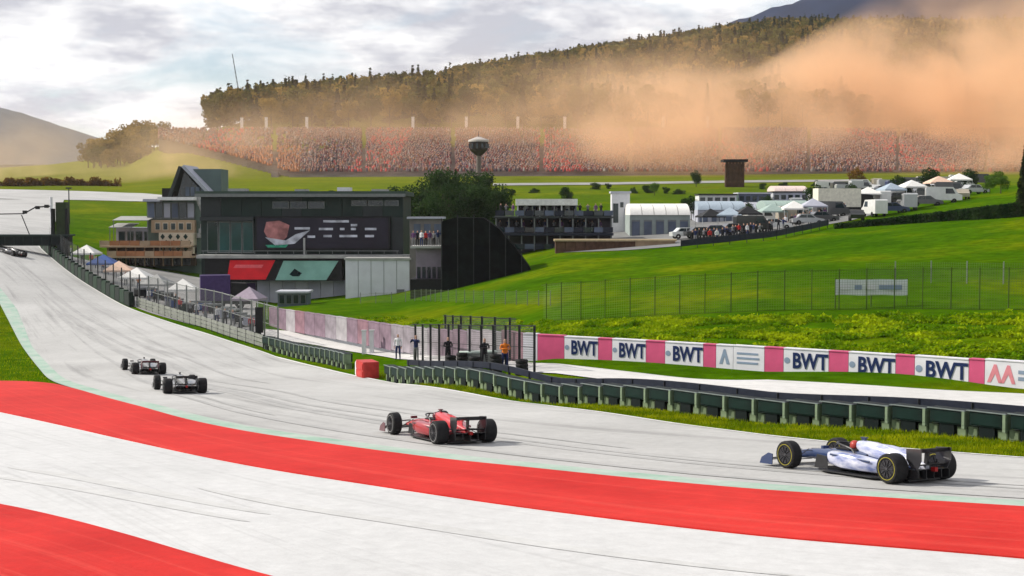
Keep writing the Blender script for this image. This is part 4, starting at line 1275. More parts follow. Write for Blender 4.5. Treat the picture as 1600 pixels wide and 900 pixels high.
M_skin = mat('skin', (0.42, 0.25, 0.18), 0.6, 0.1); M_hair = mat('hair', (0.04, 0.028, 0.02), 0.7, 0.2)
CL = {'white': (0.6, 0.6, 0.62), 'dark': (0.018, 0.018, 0.022), 'red': (0.45, 0.03, 0.03), 'navy': (0.02, 0.03, 0.09), 'orange': (0.6, 0.17, 0.02), 'grey': (0.2, 0.2, 0.21), 'purple': (0.12, 0.05, 0.14)}
CLM = {k: mat('cloth_' + k, v, 0.85, 0.15, 8) for k, v in CL.items()}
PEOPLE = {}
for k, (tr, arms, h) in {'white': ('navy', 'down', 1.78), 'dark': ('dark', 'fold', 1.75), 'red': ('dark', 'down', 1.72), 'navy': ('grey', 'up', 1.8), 'orange': ('navy', 'fold', 1.76), 'grey': ('dark', 'up', 1.7), 'purple': ('grey', 'down', 1.74)}.items():
    PEOPLE[k] = person_mesh('person', CLM[k], CLM[tr], M_skin, M_hair, arms, h)
CW = {'white': 'white shirt', 'dark': 'dark jacket', 'red': 'red shirt', 'navy': 'navy shirt', 'orange': 'orange shirt', 'grey': 'grey top', 'purple': 'purple top'}


def person(k, loc, rz, label, group=None):
    o = obj('person', PEOPLE[k], None, loc, rz)
    return tag(o, label, 'person', group)


def people_row(pix, kinds, where, group, zfun=None):
    for i, q in enumerate(pix):
        k = kinds[i % len(kinds)]
        g = G(*q) if len(q) == 2 else P(*q)
        z = g.z if zfun is None else zfun
        person(k, (g.x, g.y, g.z + 0.03), rnd.uniform(-0.8, 0.8), f'person in {CW[k]}, {ordinal(i + 1)} from left {where}', group)


people_row([(622, 563), (650, 567), (700, 572), (757, 577), (789, 580)], ['white', 'navy', 'dark', 'dark', 'orange'], 'in the marshal bay behind the barrier', 'people in the marshal bay')
people_row([(232 + i * 13.2 + rnd.uniform(-4, 4), 476 + i * 4.2 + rnd.uniform(-4, 2)) for i in range(13)], ['white', 'dark', 'navy', 'dark', 'red', 'grey', 'white', 'purple'], 'behind the grey pit fence', 'people behind the pit fence')

# ---------------------------------------------------------------- racing cars
def ellipse_ring(x, hw, z0, z1, n=12, e=0.75, y0=0.0):
    r = []
    zc, hh = (z0 + z1) / 2, (z1 - z0) / 2
    for k in range(n):
        a = 2 * math.pi * (k + 0.5) / n
        c, s = math.cos(a), math.sin(a)
        r.append((x, y0 + hw * math.copysign(abs(c) ** e, c), zc + hh * math.copysign(abs(s) ** e, s)))
    return r


M_tyre = mat('tyre_rubber', (0.014, 0.014, 0.015), 0.7, 0.25, 12)
M_rimd = mat('rim_dark', (0.05, 0.05, 0.055), 0.35, 0.2, metal=0.7)
M_carbon = mat('carbon', (0.014, 0.014, 0.016), 0.4, 0.3, 10, spec=0.5)


def wheel_meshes(w, R=0.36):
    h = w / 2
    ty = MB().lathe([(-h, R * .64), (-h, R * .90), (-h * .86, R * .975), (-h * .5, R), (h * .5, R), (h * .86, R * .975), (h, R * .90), (h, R * .64)], 'y', 28).mesh('wheel', M_tyre, True)
    rm = MB().lathe([(-h * .92, R * .10), (-h * .96, R * .60), (-h * .80, R * .66), (h * .80, R * .66), (h * .96, R * .60), (h * .92, R * .10)], 'y', 24).mesh('rim', M_rimd, True)
    sp = MB()
    for s in (-1, 1):
        for k in range(10):
            a = k * math.pi / 5
            sp.bar((math.cos(a) * R * .12, s * h * .97, math.sin(a) * R * .12), (math.cos(a) * R * .58, s * h * .99, math.sin(a) * R * .58), 0.03, 0.012)
        sp.tube((0, s * h * .90, 0), (0, s * h * 1.04, 0), 0.05, 0.04, 8)
    sp.tube((0, -h * .9, 0), (0, h * .9, 0), 0.03, n=6)
    return ty, rm, sp.mesh('spokes', mat('spoke', (0.10, 0.10, 0.11), 0.3, metal=0.8))


WHL_F, WHL_R = wheel_meshes(0.30), wheel_meshes(0.40)


def sidewall_ring(w, col, R=0.36):
    h = w / 2
    mb = MB()
    for s in (-1, 1): mb.lathe([(s * (h + .001), R * .72), (s * (h + .004), R * .72), (s * (h + .004), R * .76), (s * (h + .001), R * .76)], 'y', 24)
    return mb.mesh('sidewall_ring', col)


def race_car(label, loc, heading, body, accent, wingc, ring, driver_label, helmet, group='racing cars on the track', nose=None, tub=None, pod=None):
    """local x forward, y left, z up; heading = angle of travel in plan"""
    t = thing('racing_car', label, 'racing car', loc, heading, group)
    nose = nose or body; tub = tub or body; pod = pod or body
    mb = MB(); mb.loft([ellipse_ring(*r) for r in ((2.80, .07, .19, .27), (2.66, .10, .17, .32), (2.3, .13, .19, .40), (1.85, .17, .22, .50), (1.35, .22, .20, .57))])
    mb.build('nose', nose, t, smooth=True)
    mb = MB(); mb.loft([ellipse_ring(*r) for r in ((1.35, .22, .20, .57), (1.0, .28, .16, .61), (.75, .34, .12, .66), (.45, .38, .10, .66), (-.1, .38, .10, .64), (-.35, .36, .10, .60))])
    mb.build('monocoque', tub, t, smooth=True)
    mb = MB(); mb.loft([ellipse_ring(*r) for r in ((.82, .16, .60, .672), (.7, .24, .60, .685), (.3, .26, .6, .69), (.02, .2, .6, .69))]); mb.build('cockpit_opening', M_black, t, smooth=True)
    mb = MB(); mb.loft([ellipse_ring(*r) for r in ((.10, .13, .66, .95), (-.05, .16, .45, .98), (-.45, .20, .35, .96), (-.9, .20, .30, .86), (-1.4, .15, .28, .70), (-1.9, .09, .28, .54), (-2.15, .05, .30, .46))])
    ec = mb.build('engine_cover', body, t, smooth=True)
    MB().loft([ellipse_ring(*r) for r in ((-.30, .192, .37, .56), (-.45, .204, .36, .58), (-.9, .204, .305, .52), (-1.4, .154, .285, .46), (-1.85, .1, .285, .40))]).build('lower_band', accent, ec)
    MB().prism([(-.5, .93), (-1.0, .92), (-1.75, .80), (-1.75, .55), (-1.2, .70), (-.5, .90)], -.012, .012).build('fin', body, ec)
    MB().loft([ellipse_ring(*r, n=10) for r in ((.14, .09, .76, .92), (.10, .11, .73, .94))]).build('air_intake', M_black, ec)
    MB().box((-.10, -.03, .97), (.02, .03, 1.08)).box((-.14, -.05, 1.05), (.04, .05, 1.085)).build('camera_pod', accent, ec)
    for s in (1, -1):
        rings = []
        for (x, yc, hw, z0, z1) in ((.55, .52, .17, .30, .60), (.40, .56, .22, .22, .63), (0, .58, .24, .16, .62), (-.5, .52, .23, .14, .56), (-1.0, .40, .20, .13, .46), (-1.5, .24, .13, .13, .36)):
            rings.append(ellipse_ring(x, hw, z0, z1, 12, 0.6, s * yc))
        sp_ = MB().loft(rings).build('sidepod', pod, t, smooth=True)
        MB().box((.545, s * .52 - .13, .36), (.57, s * .52 + .13, .56)).build('inlet', M_black, sp_)
        MB().loft([ellipse_ring(.3, .012, .50, .58, 8, 1, s * .822), ellipse_ring(-.9, .012, .38, .46, 8, 1, s * .66)]).build('stripe', accent, sp_)
        mr = MB(); mr.bar((.72, s * .36, .62), (.74, s * .60, .70), .03, .015); mr.box((.68, s * .60 - .10, .66), (.76, s * .60 + .10, .76)); mr.build('mirror', accent, t)
    # floor, bargeboards, diffuser
    MB().plate([(1.15, .20), (.95, .62), (.5, .80), (-1.1, .80), (-1.45, .55), (-2.05, .52), (-2.05, -.52), (-1.45, -.55), (-1.1, -.80), (.5, -.80), (.95, -.62), (1.15, -.20)], .05, .085).build('floor', M_carbon, t)
    mb = MB()
    for y in (-.5, -.25, 0, .25, .5): mb.prism([(-1.7, .09), (-2.35, .14), (-2.35, .34), (-2.1, .34), (-1.7, .20)], y - .008, y + .008)
    mb.prism([(-1.7, .20), (-2.3, .36), (-2.3, .34), (-1.7, .18)], -.5, .5); mb.build('diffuser', M_carbon, t)
    for s in (1, -1): MB().prism([(1.05, .10), (.55, .10), (.60, .42), (.95, .46)], s * .66 - .008, s * .66 + .008).build('bargeboard', M_carbon, t)
    # front wing
    fw = MB()
    for k, (x, z, c) in enumerate(((2.78, .11, .26), (2.60, .16, .17), (2.46, .21, .13))):
        yy = np.linspace(-.96, .96, 13)
        rings = []
        for y in yy:
            dz = .05 * (1 - (abs(y) / .96) ** 2) if k == 0 else -.02 * (1 - abs(y)); sw = -.18 * abs(y)
            xx = x + sw + .12
            rings.append([(xx, y, z + dz), (xx - c * .5, y, z + dz + .018), (xx - c, y, z + dz + .05), (xx - c, y, z + dz + .035), (xx - c * .5, y, z + dz)])
        fw.loft(rings)
    w_ = fw.build('front_wing', wingc, t, smooth=True)
    for s in (1, -1): MB().prism([(2.80, .06), (2.30, .06), (2.28, .34), (2.45, .36), (2.72, .22)], s * .985 - .01, s * .985 + .01).build('endplate', accent, w_)
    for s in (1, -1): MB().bar((2.66, s * .07, .26), (2.72, s * .10, .15), .10, .02).build('pylon', M_carbon, w_)
    # rear wing
    rw = MB()
    for (x, z, c, r) in ((-2.02, .845, .24, .05), (-2.24, .905, .14, .09)):
        rings = []
        for y in np.linspace(-.48, .48, 5): rings.append([(x, y, z), (x - c * .5, y, z - .005 + r * .3), (x - c, y, z + r), (x - c, y, z + r - .018), (x - c * .5, y, z - .03)])
        rw.loft(rings)
    r_ = rw.build('rear_wing', wingc, t)
    MB().loft([[(-2.05, y, .42), (-2.2, y, .45), (-2.3, y, .50), (-2.3, y, .48), (-2.18, y, .425)] for y in (-.48, 0, .48)]).build('beam_wing', M_carbon, r_)
    for s in (1, -1): MB().prism([(-1.95, .96), (-2.42, .99), (-2.42, .62), (-2.30, .35), (-2.12, .35), (-1.95, .62)], s * .49 - .012, s * .49 + .012).build('endplate', wingc if s < 0 else wingc, r_)
    MB().prism([(-2.05, .44), (-2.15, .44), (-2.20, .84), (-2.08, .84)], -.03, .03).build('pylon', M_carbon, r_)
    MB().box((-2.42, -.05, .30), (-2.30, .05, .40)).build('rain_light', mat('rain_light', (0.25, 0.01, 0.01), 0.3), t)
    # halo
    hl = MB(); pts = []
    for k in range(13):
        a = math.pi * k / 12
        pts.append((.05 + .80 * math.sin(a), .33 * math.cos(a), .70 + .13 * math.sin(a) ** .6))
    for a, b in zip(pts[:-1], pts[1:]): hl.tube(a, b, .030, n=6)
    hl.tube((.85, 0, .83), (1.02, 0, .58), .026, n=6)
    for s in (1, -1): hl.tube((.05, s * .33, .70), (-.05, s * .34, .58), .03, n=6)
    hl.build('halo', M_carbon, t)
    # suspension
    for nm, x, y0, y1, zs in (('front_suspension', 1.8, .17, .72, (.24, .46)), ('rear_suspension', -1.8, .10, .66, (.26, .44))):
        for s in (1, -1):
            su = MB()
            for z in zs:
                for dx in (.28, -.12): su.tube((x + dx, s * y0, z), (x, s * y1, z - .02), .014, n=5)
            su.tube((x, s * y0, .50), (x, s * y1, .20), .012, n=5)
            su.build(nm, M_carbon, t)
    for x, y, W in ((1.8, .85, WHL_F), (1.8, -.85, WHL_F), (-1.8, .80, WHL_R), (-1.8, -.80, WHL_R)):
        w_ = obj('wheel', W[0], t, (x, y, .36)); obj('rim', W[1], w_); obj('spokes', W[2], w_)
        obj('sidewall_ring', ring[0] if x > 0 else ring[1], w_)
    for ch in [c_ for c_ in COL.objects if c_.type == 'MESH' and (c_.parent is t or (c_.parent and c_.parent.parent is t)) and c_.name.split('.')[0] not in ('wheel', 'rim', 'spokes', 'sidewall_ring')]:
        for v_ in ch.data.vertices:
            if v_.co.z > .4: v_.co.z = .4 + (v_.co.z - .4) * .76
    t.scale = (1.01,) * 3
    # the driver
    dv = thing('person', driver_label, 'person', loc, heading, 'drivers in their cars'); dv.scale = (1.01,) * 3
    mb = MB(); mb.loft([ellipse_ring(*r) for r in ((.10, .05, .5, .62), (.16, .20, .40, .60), (.28, .20, .38, .60), (.40, .12, .38, .56))]); mb.build('torso', CLM['dark'], dv, smooth=True)
    hm = MB(); prof = []
    for k in range(9):
        a = math.pi * k / 8
        hm_r = .132 * math.sin(a) + .002
        prof.append([(.27 + .02 + hm_r * 1.08 * math.cos(b), hm_r * .92 * math.sin(b), .68 - .135 * math.cos(a)) for b in np.linspace(0, 2 * math.pi, 14, endpoint=False)])
    hm.loft(prof); h_ = hm.build('helmet', helmet, dv, smooth=True)
    MB().loft([[(.29 + .138 * math.cos(b) * q, .125 * math.sin(b) * q, z) for b in np.linspace(-1.1, 1.1, 7)] + [(.29 + .12 * math.cos(b) * q, .11 * math.sin(b) * q, z) for b in np.linspace(1.1, -1.1, 7)] for z, q in ((.67, 1.05), (.73, 1.02))]).build('visor', M_black, h_)
    return t


def paint(name, col, col2=None): return mat(name, col, 0.28, 0.06, 2, col2=col2, coat=0.6, spec=0.5)


ring_y = (sidewall_ring(.30, mat('yellow_mark', (0.30, 0.26, 0.03), 0.6)), sidewall_ring(.40, mat('yellow_mark', (0, 0, 0))))
ring_w = (sidewall_ring(.30, mat('white_mark', (0.25, 0.25, 0.25), 0.6)), sidewall_ring(.40, mat('white_mark', (0, 0, 0))))


def car_at(px, py, Y_hint, alpha):
    """ground point of the left rear wheel, angle away from the picture plane -> car centre and heading"""
    g = G(px, py)
    hd = math.pi - math.radians(alpha)            # travels to the left and away
    f = Vector((math.cos(hd), math.sin(hd), 0)); l = Vector((-f.y, f.x, 0))
    c = Vector((g.x, g.y, 0)) + f * 1.8 - l * 0.80
    return (c.x, c.y, hz(c.x, c.y) + 0.055), hd


P_white = mat('white_car_paint', (0.20, 0.24, 0.46), 0.28, 0, 2.6, col2=(0.68, 0.69, 0.74), coat=0.6, spec=0.5, stretch=(1, 1, 2.2)); P_navy = paint('navy_car_paint', (0.012, 0.03, 0.10)); P_red = paint('red_car_paint', (0.45, 0.012, 0.022)); P_dk = paint('graphite_car_paint', (0.03, 0.03, 0.034)); P_gr = paint('grey_car_paint', (0.16, 0.16, 0.165)); P_teal = paint('teal_car_paint', (0.03, 0.10, 0.12)); P_maroon = paint('maroon_car_paint', (0.10, 0.02, 0.03)); P_blue = paint('blue_car_paint', (0.16, 0.20, 0.45))
P_lav = mat('lavender_car_paint', (0.10, 0.14, 0.34), 0.28, 0, 3.0, col2=(0.62, 0.63, 0.71), coat=0.6, spec=0.5, stretch=(1, 1, 2.2))
P_pod = paint('deep_red_car_paint', (0.30, 0.010, 0.018))
cars = []
l, h = car_at(1394, 759, 34, 60)
cars.append(race_car('white and navy open-wheel racing car, nearest at the right', l, h, P_white, P_navy, P_dk, ring_y, 'helmeted driver in the white and navy racing car', mat('helmet_red', (0.35, 0.05, 0.04), 0.3), nose=P_navy, tub=P_navy, pod=P_lav))
l, h = car_at(686, 697, 47, 64)
cars.append(race_car('red open-wheel racing car with black wings in mid track', l, h, P_red, P_maroon, P_dk, ring_w, 'helmeted driver in the red racing car', mat('helmet_dark', (0.10, 0.02, 0.03), 0.3), pod=P_pod))
l, h = car_at(262, 617, 67, 69)
cars.append(race_car('black racing car seen from behind, nearer of the pair at left', l, h, P_gr, P_dk, P_dk, ring_w, 'helmeted driver in the nearer black racing car of the pair', mat('helmet_grey', (0.2, 0.2, 0.2), 0.3)))
l, h = car_at(211, 586, 85, 66)
cars.append(race_car('dark racing car with maroon rear wing, farther of the pair at left', l, h, P_gr, P_dk, P_maroon, ring_w, 'helmeted driver in the racing car with maroon rear wing', mat('helmet_grey', (0, 0, 0))))
l, h = car_at(20, 401, 172, 40)
cars.append(race_car('tiny dark racing car far up the straight under the footbridge', l, h, P_dk, P_dk, P_dk, ring_w, 'driver in the distant racing car under the footbridge', mat('helmet_grey', (0, 0, 0))))
for c in cars:                                    # sit the car on the sloping asphalt
    x, y = c.location.x, c.location.y
    nx = -(hz(x + 1, y) - hz(x - 1, y)) / 2; ny = -(hz(x, y + 1) - hz(x, y - 1)) / 2
    q = Vector((0, 0, 1)).rotation_difference(Vector((nx, ny, 1)).normalized())
    Rz = Matrix.Rotation(c.rotation_euler.z, 4, 'Z')
    e = (q.to_matrix().to_4x4() @ Rz).to_euler()
    for o in [c] + [p for p in COL.objects if p.type == 'EMPTY' and p.name.startswith('person') and (p.location - c.location).length < 0.01]: o.rotation_euler = e

# ---------------------------------------------------------------- main building with the big screen
M_clad = mat('green_grey_cladding', (0.022, 0.036, 0.032), 0.6, 0.15, 0.6)
M_clad2 = mat('grey_cladding', (0.036, 0.042, 0.044), 0.6, 0.15, 0.6)
M_roofm = mat('roof_membrane', (0.05, 0.075, 0.06), 0.8, 0.2, 0.5)
M_glass = mat('dark_glass', (0.010, 0.022, 0.026), 0.08, 0.3, 0.4, spec=0.6)
M_teal = mat('teal_glass', (0.012, 0.055, 0.060), 0.12, 0.4, 0.4, spec=0.6)
M_frame = mat('frame_grey', (0.16, 0.17, 0.17), 0.5, 0.1)
M_lgrey = mat('light_grey_wall', (0.36, 0.37, 0.43), 0.7, 0.10, 0.7)
M_lgrey2 = mat('light_grey_wall_b', (0.44, 0.45, 0.50), 0.7, 0.10, 0.7)
M_conc2 = mat('slab_concrete', (0.32, 0.32, 0.31), 0.8, 0.15, 1)

fr = Fr(310, 476, 172)
X, Z = fr.X, fr.Z
t = thing('screen_building', 'dark green-grey pit building with a large video screen', 'building', fr.loc)
fr.b(MB(), 311, 306, 629, 476, 1.6, 15).box((X(311), 1.6, -3), (X(629), 15, 0)).build('wall', M_clad, t)
fr.b(MB(), 306, 299, 634, 306, 0.2, 15.5).build('roof', M_roofm, t)
fr.b(MB(), 306, 303, 634, 308, 0.0, 0.2).build('fascia', M_frame, t)
for i in range(10):                                  # cladding of the upper storey
    a, b = 312 + i * 31.7, 312 + (i + 1) * 31.7 - 0.8
    fr.b(MB(), a, 309, b, 338, 1.45 + 0.02 * (i % 3), 1.6).build('cladding_panel', M_clad if i % 4 else M_clad2, t)
for (a, b, y0, y1) in ((424, 450, 315, 326), (452, 478, 315, 326), (480, 506, 315, 326), (548, 572, 313, 322), (574, 598, 313, 322), (600, 622, 313, 322)):
    w_ = fr.b(MB(), a, y0, b, y1, 1.36, 1.45).build('window', M_frame, t); fr.b(MB(), a + 1.2, y0 + 1.2, b - 1.2, y1 - 1.2, 1.33, 1.36).build('pane', M_glass, w_)
for i in range(4):
    a = 321 + i * 18.5
    w_ = fr.b(MB(), a, 346, a + 17.5, 396, 1.42, 1.6).build('window', M_frame, t); fr.b(MB(), a + 1.2, 348, a + 16.3, 394, 1.38, 1.42).build('pane', M_teal if i > 0 else M_glass, w_)
fr.b(MB(), 312, 339, 396, 345, 0.5, 1.6).build('canopy', M_clad2, t)
fr.b(MB(), 612, 340, 629, 398, 1.3, 1.6).build('pier', M_clad2, t)
# the screen
sc = fr.b(MB(), 398, 338, 609, 391, 0.7, 1.6).build('screen_frame', M_black, t)
M_scr = mat('screen_black', (0.008, 0.007, 0.012), 0.3, 0.3, 0.3, emit=0.6)
fr.b(MB(), 401, 341, 606, 388, 0.66, 0.7).build('display', M_scr, sc)
M_pinkscr = mat('screen_rose', (0.24, 0.10, 0.10), 0.4, 0.5, 0.8, emit=0.35); M_whitescr = mat('screen_white', (0.26, 0.27, 0.31), 0.4, 0.45, 1.2, emit=0.35); M_greenscr = mat('screen_green', (0.02, 0.16, 0.10), 0.4, 0.3, emit=0.3)
MB().prism([(X(416), Z(347)), (X(436), Z(345)), (X(452), Z(352)), (X(448), Z(370)), (X(440), Z(378)), (X(420), Z(376)), (X(412), Z(362))], 0.645, 0.66).build('image_patch', M_pinkscr, sc)
MB().prism([(X(414), Z(371)), (X(446), Z(376)), (X(462), Z(366)), (X(484), Z(360)), (X(460), Z(381)), (X(430), Z(384))], 0.63, 0.645).build('image_patch', M_whitescr, sc)
MB().prism([(X(414), Z(383)), (X(450), Z(382)), (X(446), Z(387)), (X(418), Z(387))], 0.63, 0.645).build('image_patch', M_greenscr, sc)
for (a, b, y) in ((505, 545, 346), (460, 484, 357), (498, 520, 358), (531, 538, 358), (548, 558, 352), (548, 556, 358), (570, 588, 358), (480, 492, 370), (505, 518, 369), (530, 558, 369), (570, 584, 369)):
    fr.b(MB(), a, y - 1.8, b, y + 1.8, 0.64, 0.66).build('caption', M_whitescr, sc)
fr.b(MB(), 474, 372, 477, 398, 0.3, 0.45).build('mast', M_conc2, t)
# terrace slab, railing, sign band
fr.b(MB(), 312, 398, 640, 403, -1.6, 1.6).build('terrace_slab', M_conc2, t)
for i in range(16):
    a = 322 + i * 20; fr.b(MB(), a, 391.5, a + 0.7, 398, -1.5, -1.42).build('railing_post', M_frame, t)
fr.b(MB(), 320, 391, 625, 392, -1.52, -1.40).build('handrail', M_frame, t)
sg = fr.b(MB(), 324, 404, 537, 438, -1.1, 0.9).build('sign_band', M_black, t)
MB().prism([(X(358), Z(436)), (X(418), Z(436)), (X(433), Z(406)), (X(363), Z(406))], -1.16, -1.1).build('sign_panel', mat('sign_red', (0.70, 0.02, 0.03), 0.5, 0.15, 0.6), sg)
MB().prism([(X(368), Z(418)), (X(412), Z(418)), (X(415), Z(413)), (X(372), Z(413))], -1.18, -1.16).build('print_line', mat('sign_pink', (0.75, 0.12, 0.14), 0.5), sg)
MB().prism([(X(433), Z(437)), (X(512), Z(437)), (X(531), Z(407)), (X(446), Z(407))], -1.16, -1.1).build('sign_panel', mat('sign_mint', (0.22, 0.42, 0.37), 0.5, 0.15, 0.6), sg)
MB().prism([(X(455), Z(428)), (X(463), Z(419)), (X(474), Z(426)), (X(470), Z(431)), (X(460), Z(431))], -1.18, -1.16).build('emblem', M_glass, sg)
# ground floor
for i in range(7):
    a = 400 + i * 20; fr.b(MB(), a, 439, a + 19.4, 477, 0.9, 1.6).build('wall_panel', (M_lgrey, M_lgrey2)[i % 2], t)
for i in range(3):
    a = 328 + i * 24; d_ = fr.b(MB(), a, 441, a + 22, 476, 1.3, 1.6).build('door', M_frame, t); fr.b(MB(), a + 1.5, 443, a + 20.5, 475, 1.24, 1.3).build('pane', mat('violet_glass', (0.03, 0.015, 0.06), 0.2, 0.3, 0.5), d_)
# roof plant
for i, (a, b, h_) in enumerate(((345, 372, 294), (452, 470, 295), (520, 540, 292), (575, 600, 295))):
    fr.b(MB(), a, h_, b, 299.5, 5, 8).build('roof_unit', M_conc2 if i != 2 else M_white_p, t)

fr = Fr(540, 477, 166)
t = thing('white_cabin', 'plain pale grey box building beside the sign band', 'building', fr.loc)
fr.b(MB(), 540, 406, 640, 477, 0, 9).box((0, 0, -2.5), (fr.X(640), 9, 0)).build('wall', mat('cabin_white', (0.62, 0.63, 0.68), 0.7, 0.06, 0.8), t)
fr.b(MB(), 538, 403, 643, 406, -0.15, 9.2).build('roof', M_conc2, t)
for i in range(1, 5): fr.b(MB(), 540 + i * 20 - 0.3, 407, 540 + i * 20 + 0.3, 477, -0.03, 0).build('panel_joint', M_frame, t)
fr.b(MB(), 620, 452, 632, 477, -0.06, 0).build('door', M_frame, t)
fr = Fr(434, 484, 160)
t = thing('control_booth', 'small grey glazed booth below the sign band', 'booth', fr.loc)
fr.b(MB(), 434, 458, 480, 490, 0, 3).build('wall', mat('booth_grey', (0.10, 0.13, 0.15), 0.6, 0.1), t); fr.b(MB(), 431, 455, 483, 458, -0.3, 3.3).build('roof', M_lgrey2, t)
for a in (436, 447, 458, 469):
    w_ = fr.b(MB(), a, 460, a + 9.5, 475, -0.08, 0).build('window', M_frame, t); fr.b(MB(), a + 1, 461, a + 8.5, 474, -0.1, -0.08).build('pane', M_glass, w_)

# ---------------------------------------------------------------- tan hospitality building at left
M_tan = mat('tan_render', (0.40, 0.29, 0.19), 0.8, 0.15, 0.8); M_terra = mat('terracotta', (0.36, 0.16, 0.075), 0.8, 0.2, 0.8); M_cream = mat('cream_lattice', (0.58, 0.50, 0.38), 0.7, 0.1); M_bluegrey = mat('blue_grey_glass', (0.09, 0.11, 0.16), 0.2, 0.3, 0.5); M_awn = mat('awning_grey', (0.30, 0.30, 0.29), 0.8, 0.1); M_sage = mat('sage_wall', (0.14, 0.19, 0.16), 0.7, 0.2, 0.5)
fr = Fr(160, 416, 196)
t = thing('hospitality_building', 'tiered tan hospitality building with lattice front and terracotta balconies', 'building', fr.loc)
fr.b(MB(), 222, 312, 308, 412, 3.0, 16).box((fr.X(165), 3.0, -4), (fr.X(308), 16, 0.5)).build('wall', M_sage, t)
fr.b(MB(), 246, 308, 304, 313, 0.5, 16).build('roof', mat('white_roof', (0.66, 0.66, 0.64), 0.6), t)
fr.b(MB(), 220, 311, 247, 315, 1.5, 16).build('roof', M_lgrey, t)
for i in range(6):
    a = 224 + i * 12.5; w_ = fr.b(MB(), a, 316, a + 11.5, 342, 2.75, 3.0).build('window', M_frame, t); fr.b(MB(), a + 1, 318, a + 10.5, 340, 2.7, 2.75).build('pane', (M_bluegrey, M_glass, M_lgrey)[i % 3], w_)
mb = MB(); pts = []
for k in range(9):                                    # the curved grey end wall
    a = math.pi * k / 8
    mb.tube((fr.X(306 + 8 * math.sin(a)), 2.2, fr.Z(372 - 58 * k / 8)), (fr.X(306 + 8 * math.sin(a * 1.1)), 2.2, fr.Z(372 - 58 * (k + 1) / 8)), 0.35, n=8)
mb.build('curved_column', M_conc2, t)
fr.b(MB(), 232, 344, 300, 364, 1.8, 3.0).build('storey', M_tan, t)
for i in range(5):
    a = 238 + i * 12.3; w_ = fr.b(MB(), a, 348, a + 8.5, 360, 1.7, 1.8).build('window', M_cream, t); fr.b(MB(), a + 1, 349.2, a + 7.5, 359, 1.66, 1.7).build('pane', M_glass, w_)
lat = fr.b(MB(), 246, 364, 300, 397, 1.0, 3.0).build('lattice_wall', M_cream, t)
for r in range(3):
    for i in range(4):
        cx, cy = 252 + i * 12 + (r % 2) * 5.5, 370 + r * 9.5
        MB().prism([(fr.X(cx - 3.6), fr.Z(cy)), (fr.X(cx), fr.Z(cy + 4.6)), (fr.X(cx + 3.6), fr.Z(cy)), (fr.X(cx), fr.Z(cy - 4.6))], 0.96, 1.0).build('opening', M_glass, lat)
for (a, b, y, d_) in ((158, 300, 384, -0.6), (172, 304, 400, -1.4)):
    fr.b(MB(), a, y, b, y + 2.5, d_, 3.0).build('balcony_slab', M_tan, t)
    n_ = 9
    for i in range(n_):
        w = (b - a) / n_; fr.b(MB(), a + i * w, y - 8, a + (i + 1) * w - 0.7, y - 0.3, d_, d_ + 0.12).build('balustrade_panel', M_terra if (i + int(y)) % 4 else M_tan, t)
for i in range(9):
    a = 166 + i * 14.5; fr.b(MB(), a, 387, a + 1.5, 416, 0.4, 0.75).build('column', M_tan, t)
fr.b(MB(), 164, 387, 300, 416, 1.9, 3.0).build('ground_storey', mat('dark_brown', (0.10, 0.07, 0.05), 0.8, 0.2, 0.8), t)  # mottled dark brown over the whole ground storey
for i in range(8):
    a = 168 + i * 16; w_ = fr.b(MB(), a, 403, a + 13, 415, 1.82, 1.9).build('window', M_frame, t); fr.b(MB(), a + 1, 404, a + 12, 414.5, 1.78, 1.82).build('pane', M_glass, w_)
for (a, b, y) in ((176, 232, 341), (170, 205, 352)):
    aw = MB(); aw.add([(fr.X(a), 0.2, fr.Z(y + 3)), (fr.X(b), 0.2, fr.Z(y + 3)), (fr.X(b), 4.5, fr.Z(y - 3)), (fr.X(a), 4.5, fr.Z(y - 3)), (fr.X(a), 0.2, fr.Z(y + 4)), (fr.X(b), 0.2, fr.Z(y + 4)), (fr.X(b), 4.5, fr.Z(y - 2)), (fr.X(a), 4.5, fr.Z(y - 2))], [(0, 1, 2, 3), (4, 7, 6, 5), (0, 4, 5, 1), (1, 5, 6, 2), (2, 6, 7, 3), (3, 7, 4, 0)])
    aw.build('awning', M_awn, t)
    for q in (a + 1, b - 2): fr.b(MB(), q, y + 3, q + 1, 386, 0.25, 0.35).build('awning_post', M_frame, t)
fr.b(MB(), 172, 356, 232, 384, 3.2, 9).build('storey', M_lgrey, t)
for i in range(4):
    a = 176 + i * 13.5; w_ = fr.b(MB(), a, 362, a + 11, 380, 3.1, 3.2).build('window', M_frame, t); fr.b(MB(), a + 1, 363, a + 10, 379, 3.06, 3.1).build('pane', M_glass, w_)

# A-frame building above it
fr = Fr(262, 308, 232)
t = thing('a_frame_pavilion', 'steep grey A-frame pavilion above the tan building', 'building', fr.loc)
A = [(fr.X(262), fr.Z(320)), (fr.X(284), fr.Z(261)), (fr.X(340), fr.Z(320))]
MB().prism([(fr.X(272), fr.Z(320)), (fr.X(286), fr.Z(268)), (fr.X(332), fr.Z(320))], 1.0, 9).build('wall', M_glass, t)
for (p, q) in ((A[0], A[1]), (A[1], A[2])):
    dx, dz = q[0] - p[0], q[1] - p[1]; L_ = math.hypot(dx, dz); nx, nz = -dz / L_ * 0.5, dx / L_ * 0.5
    MB().prism([p, q, (q[0] + nx, q[1] + nz), (p[0] + nx, p[1] + nz)], 0, 10).build('roof_slope', M_lgrey if q is A[2] else M_clad2, t)
fr.b(MB(), 294, 263, 338, 300, 4, 10).build('rear_block', mat('teal_grey', (0.10, 0.14, 0.135), 0.7, 0.1, 0.5), t)
fr.b(MB(), 252, 294, 270, 312, 0.5, 5).build('porch', M_black, t)
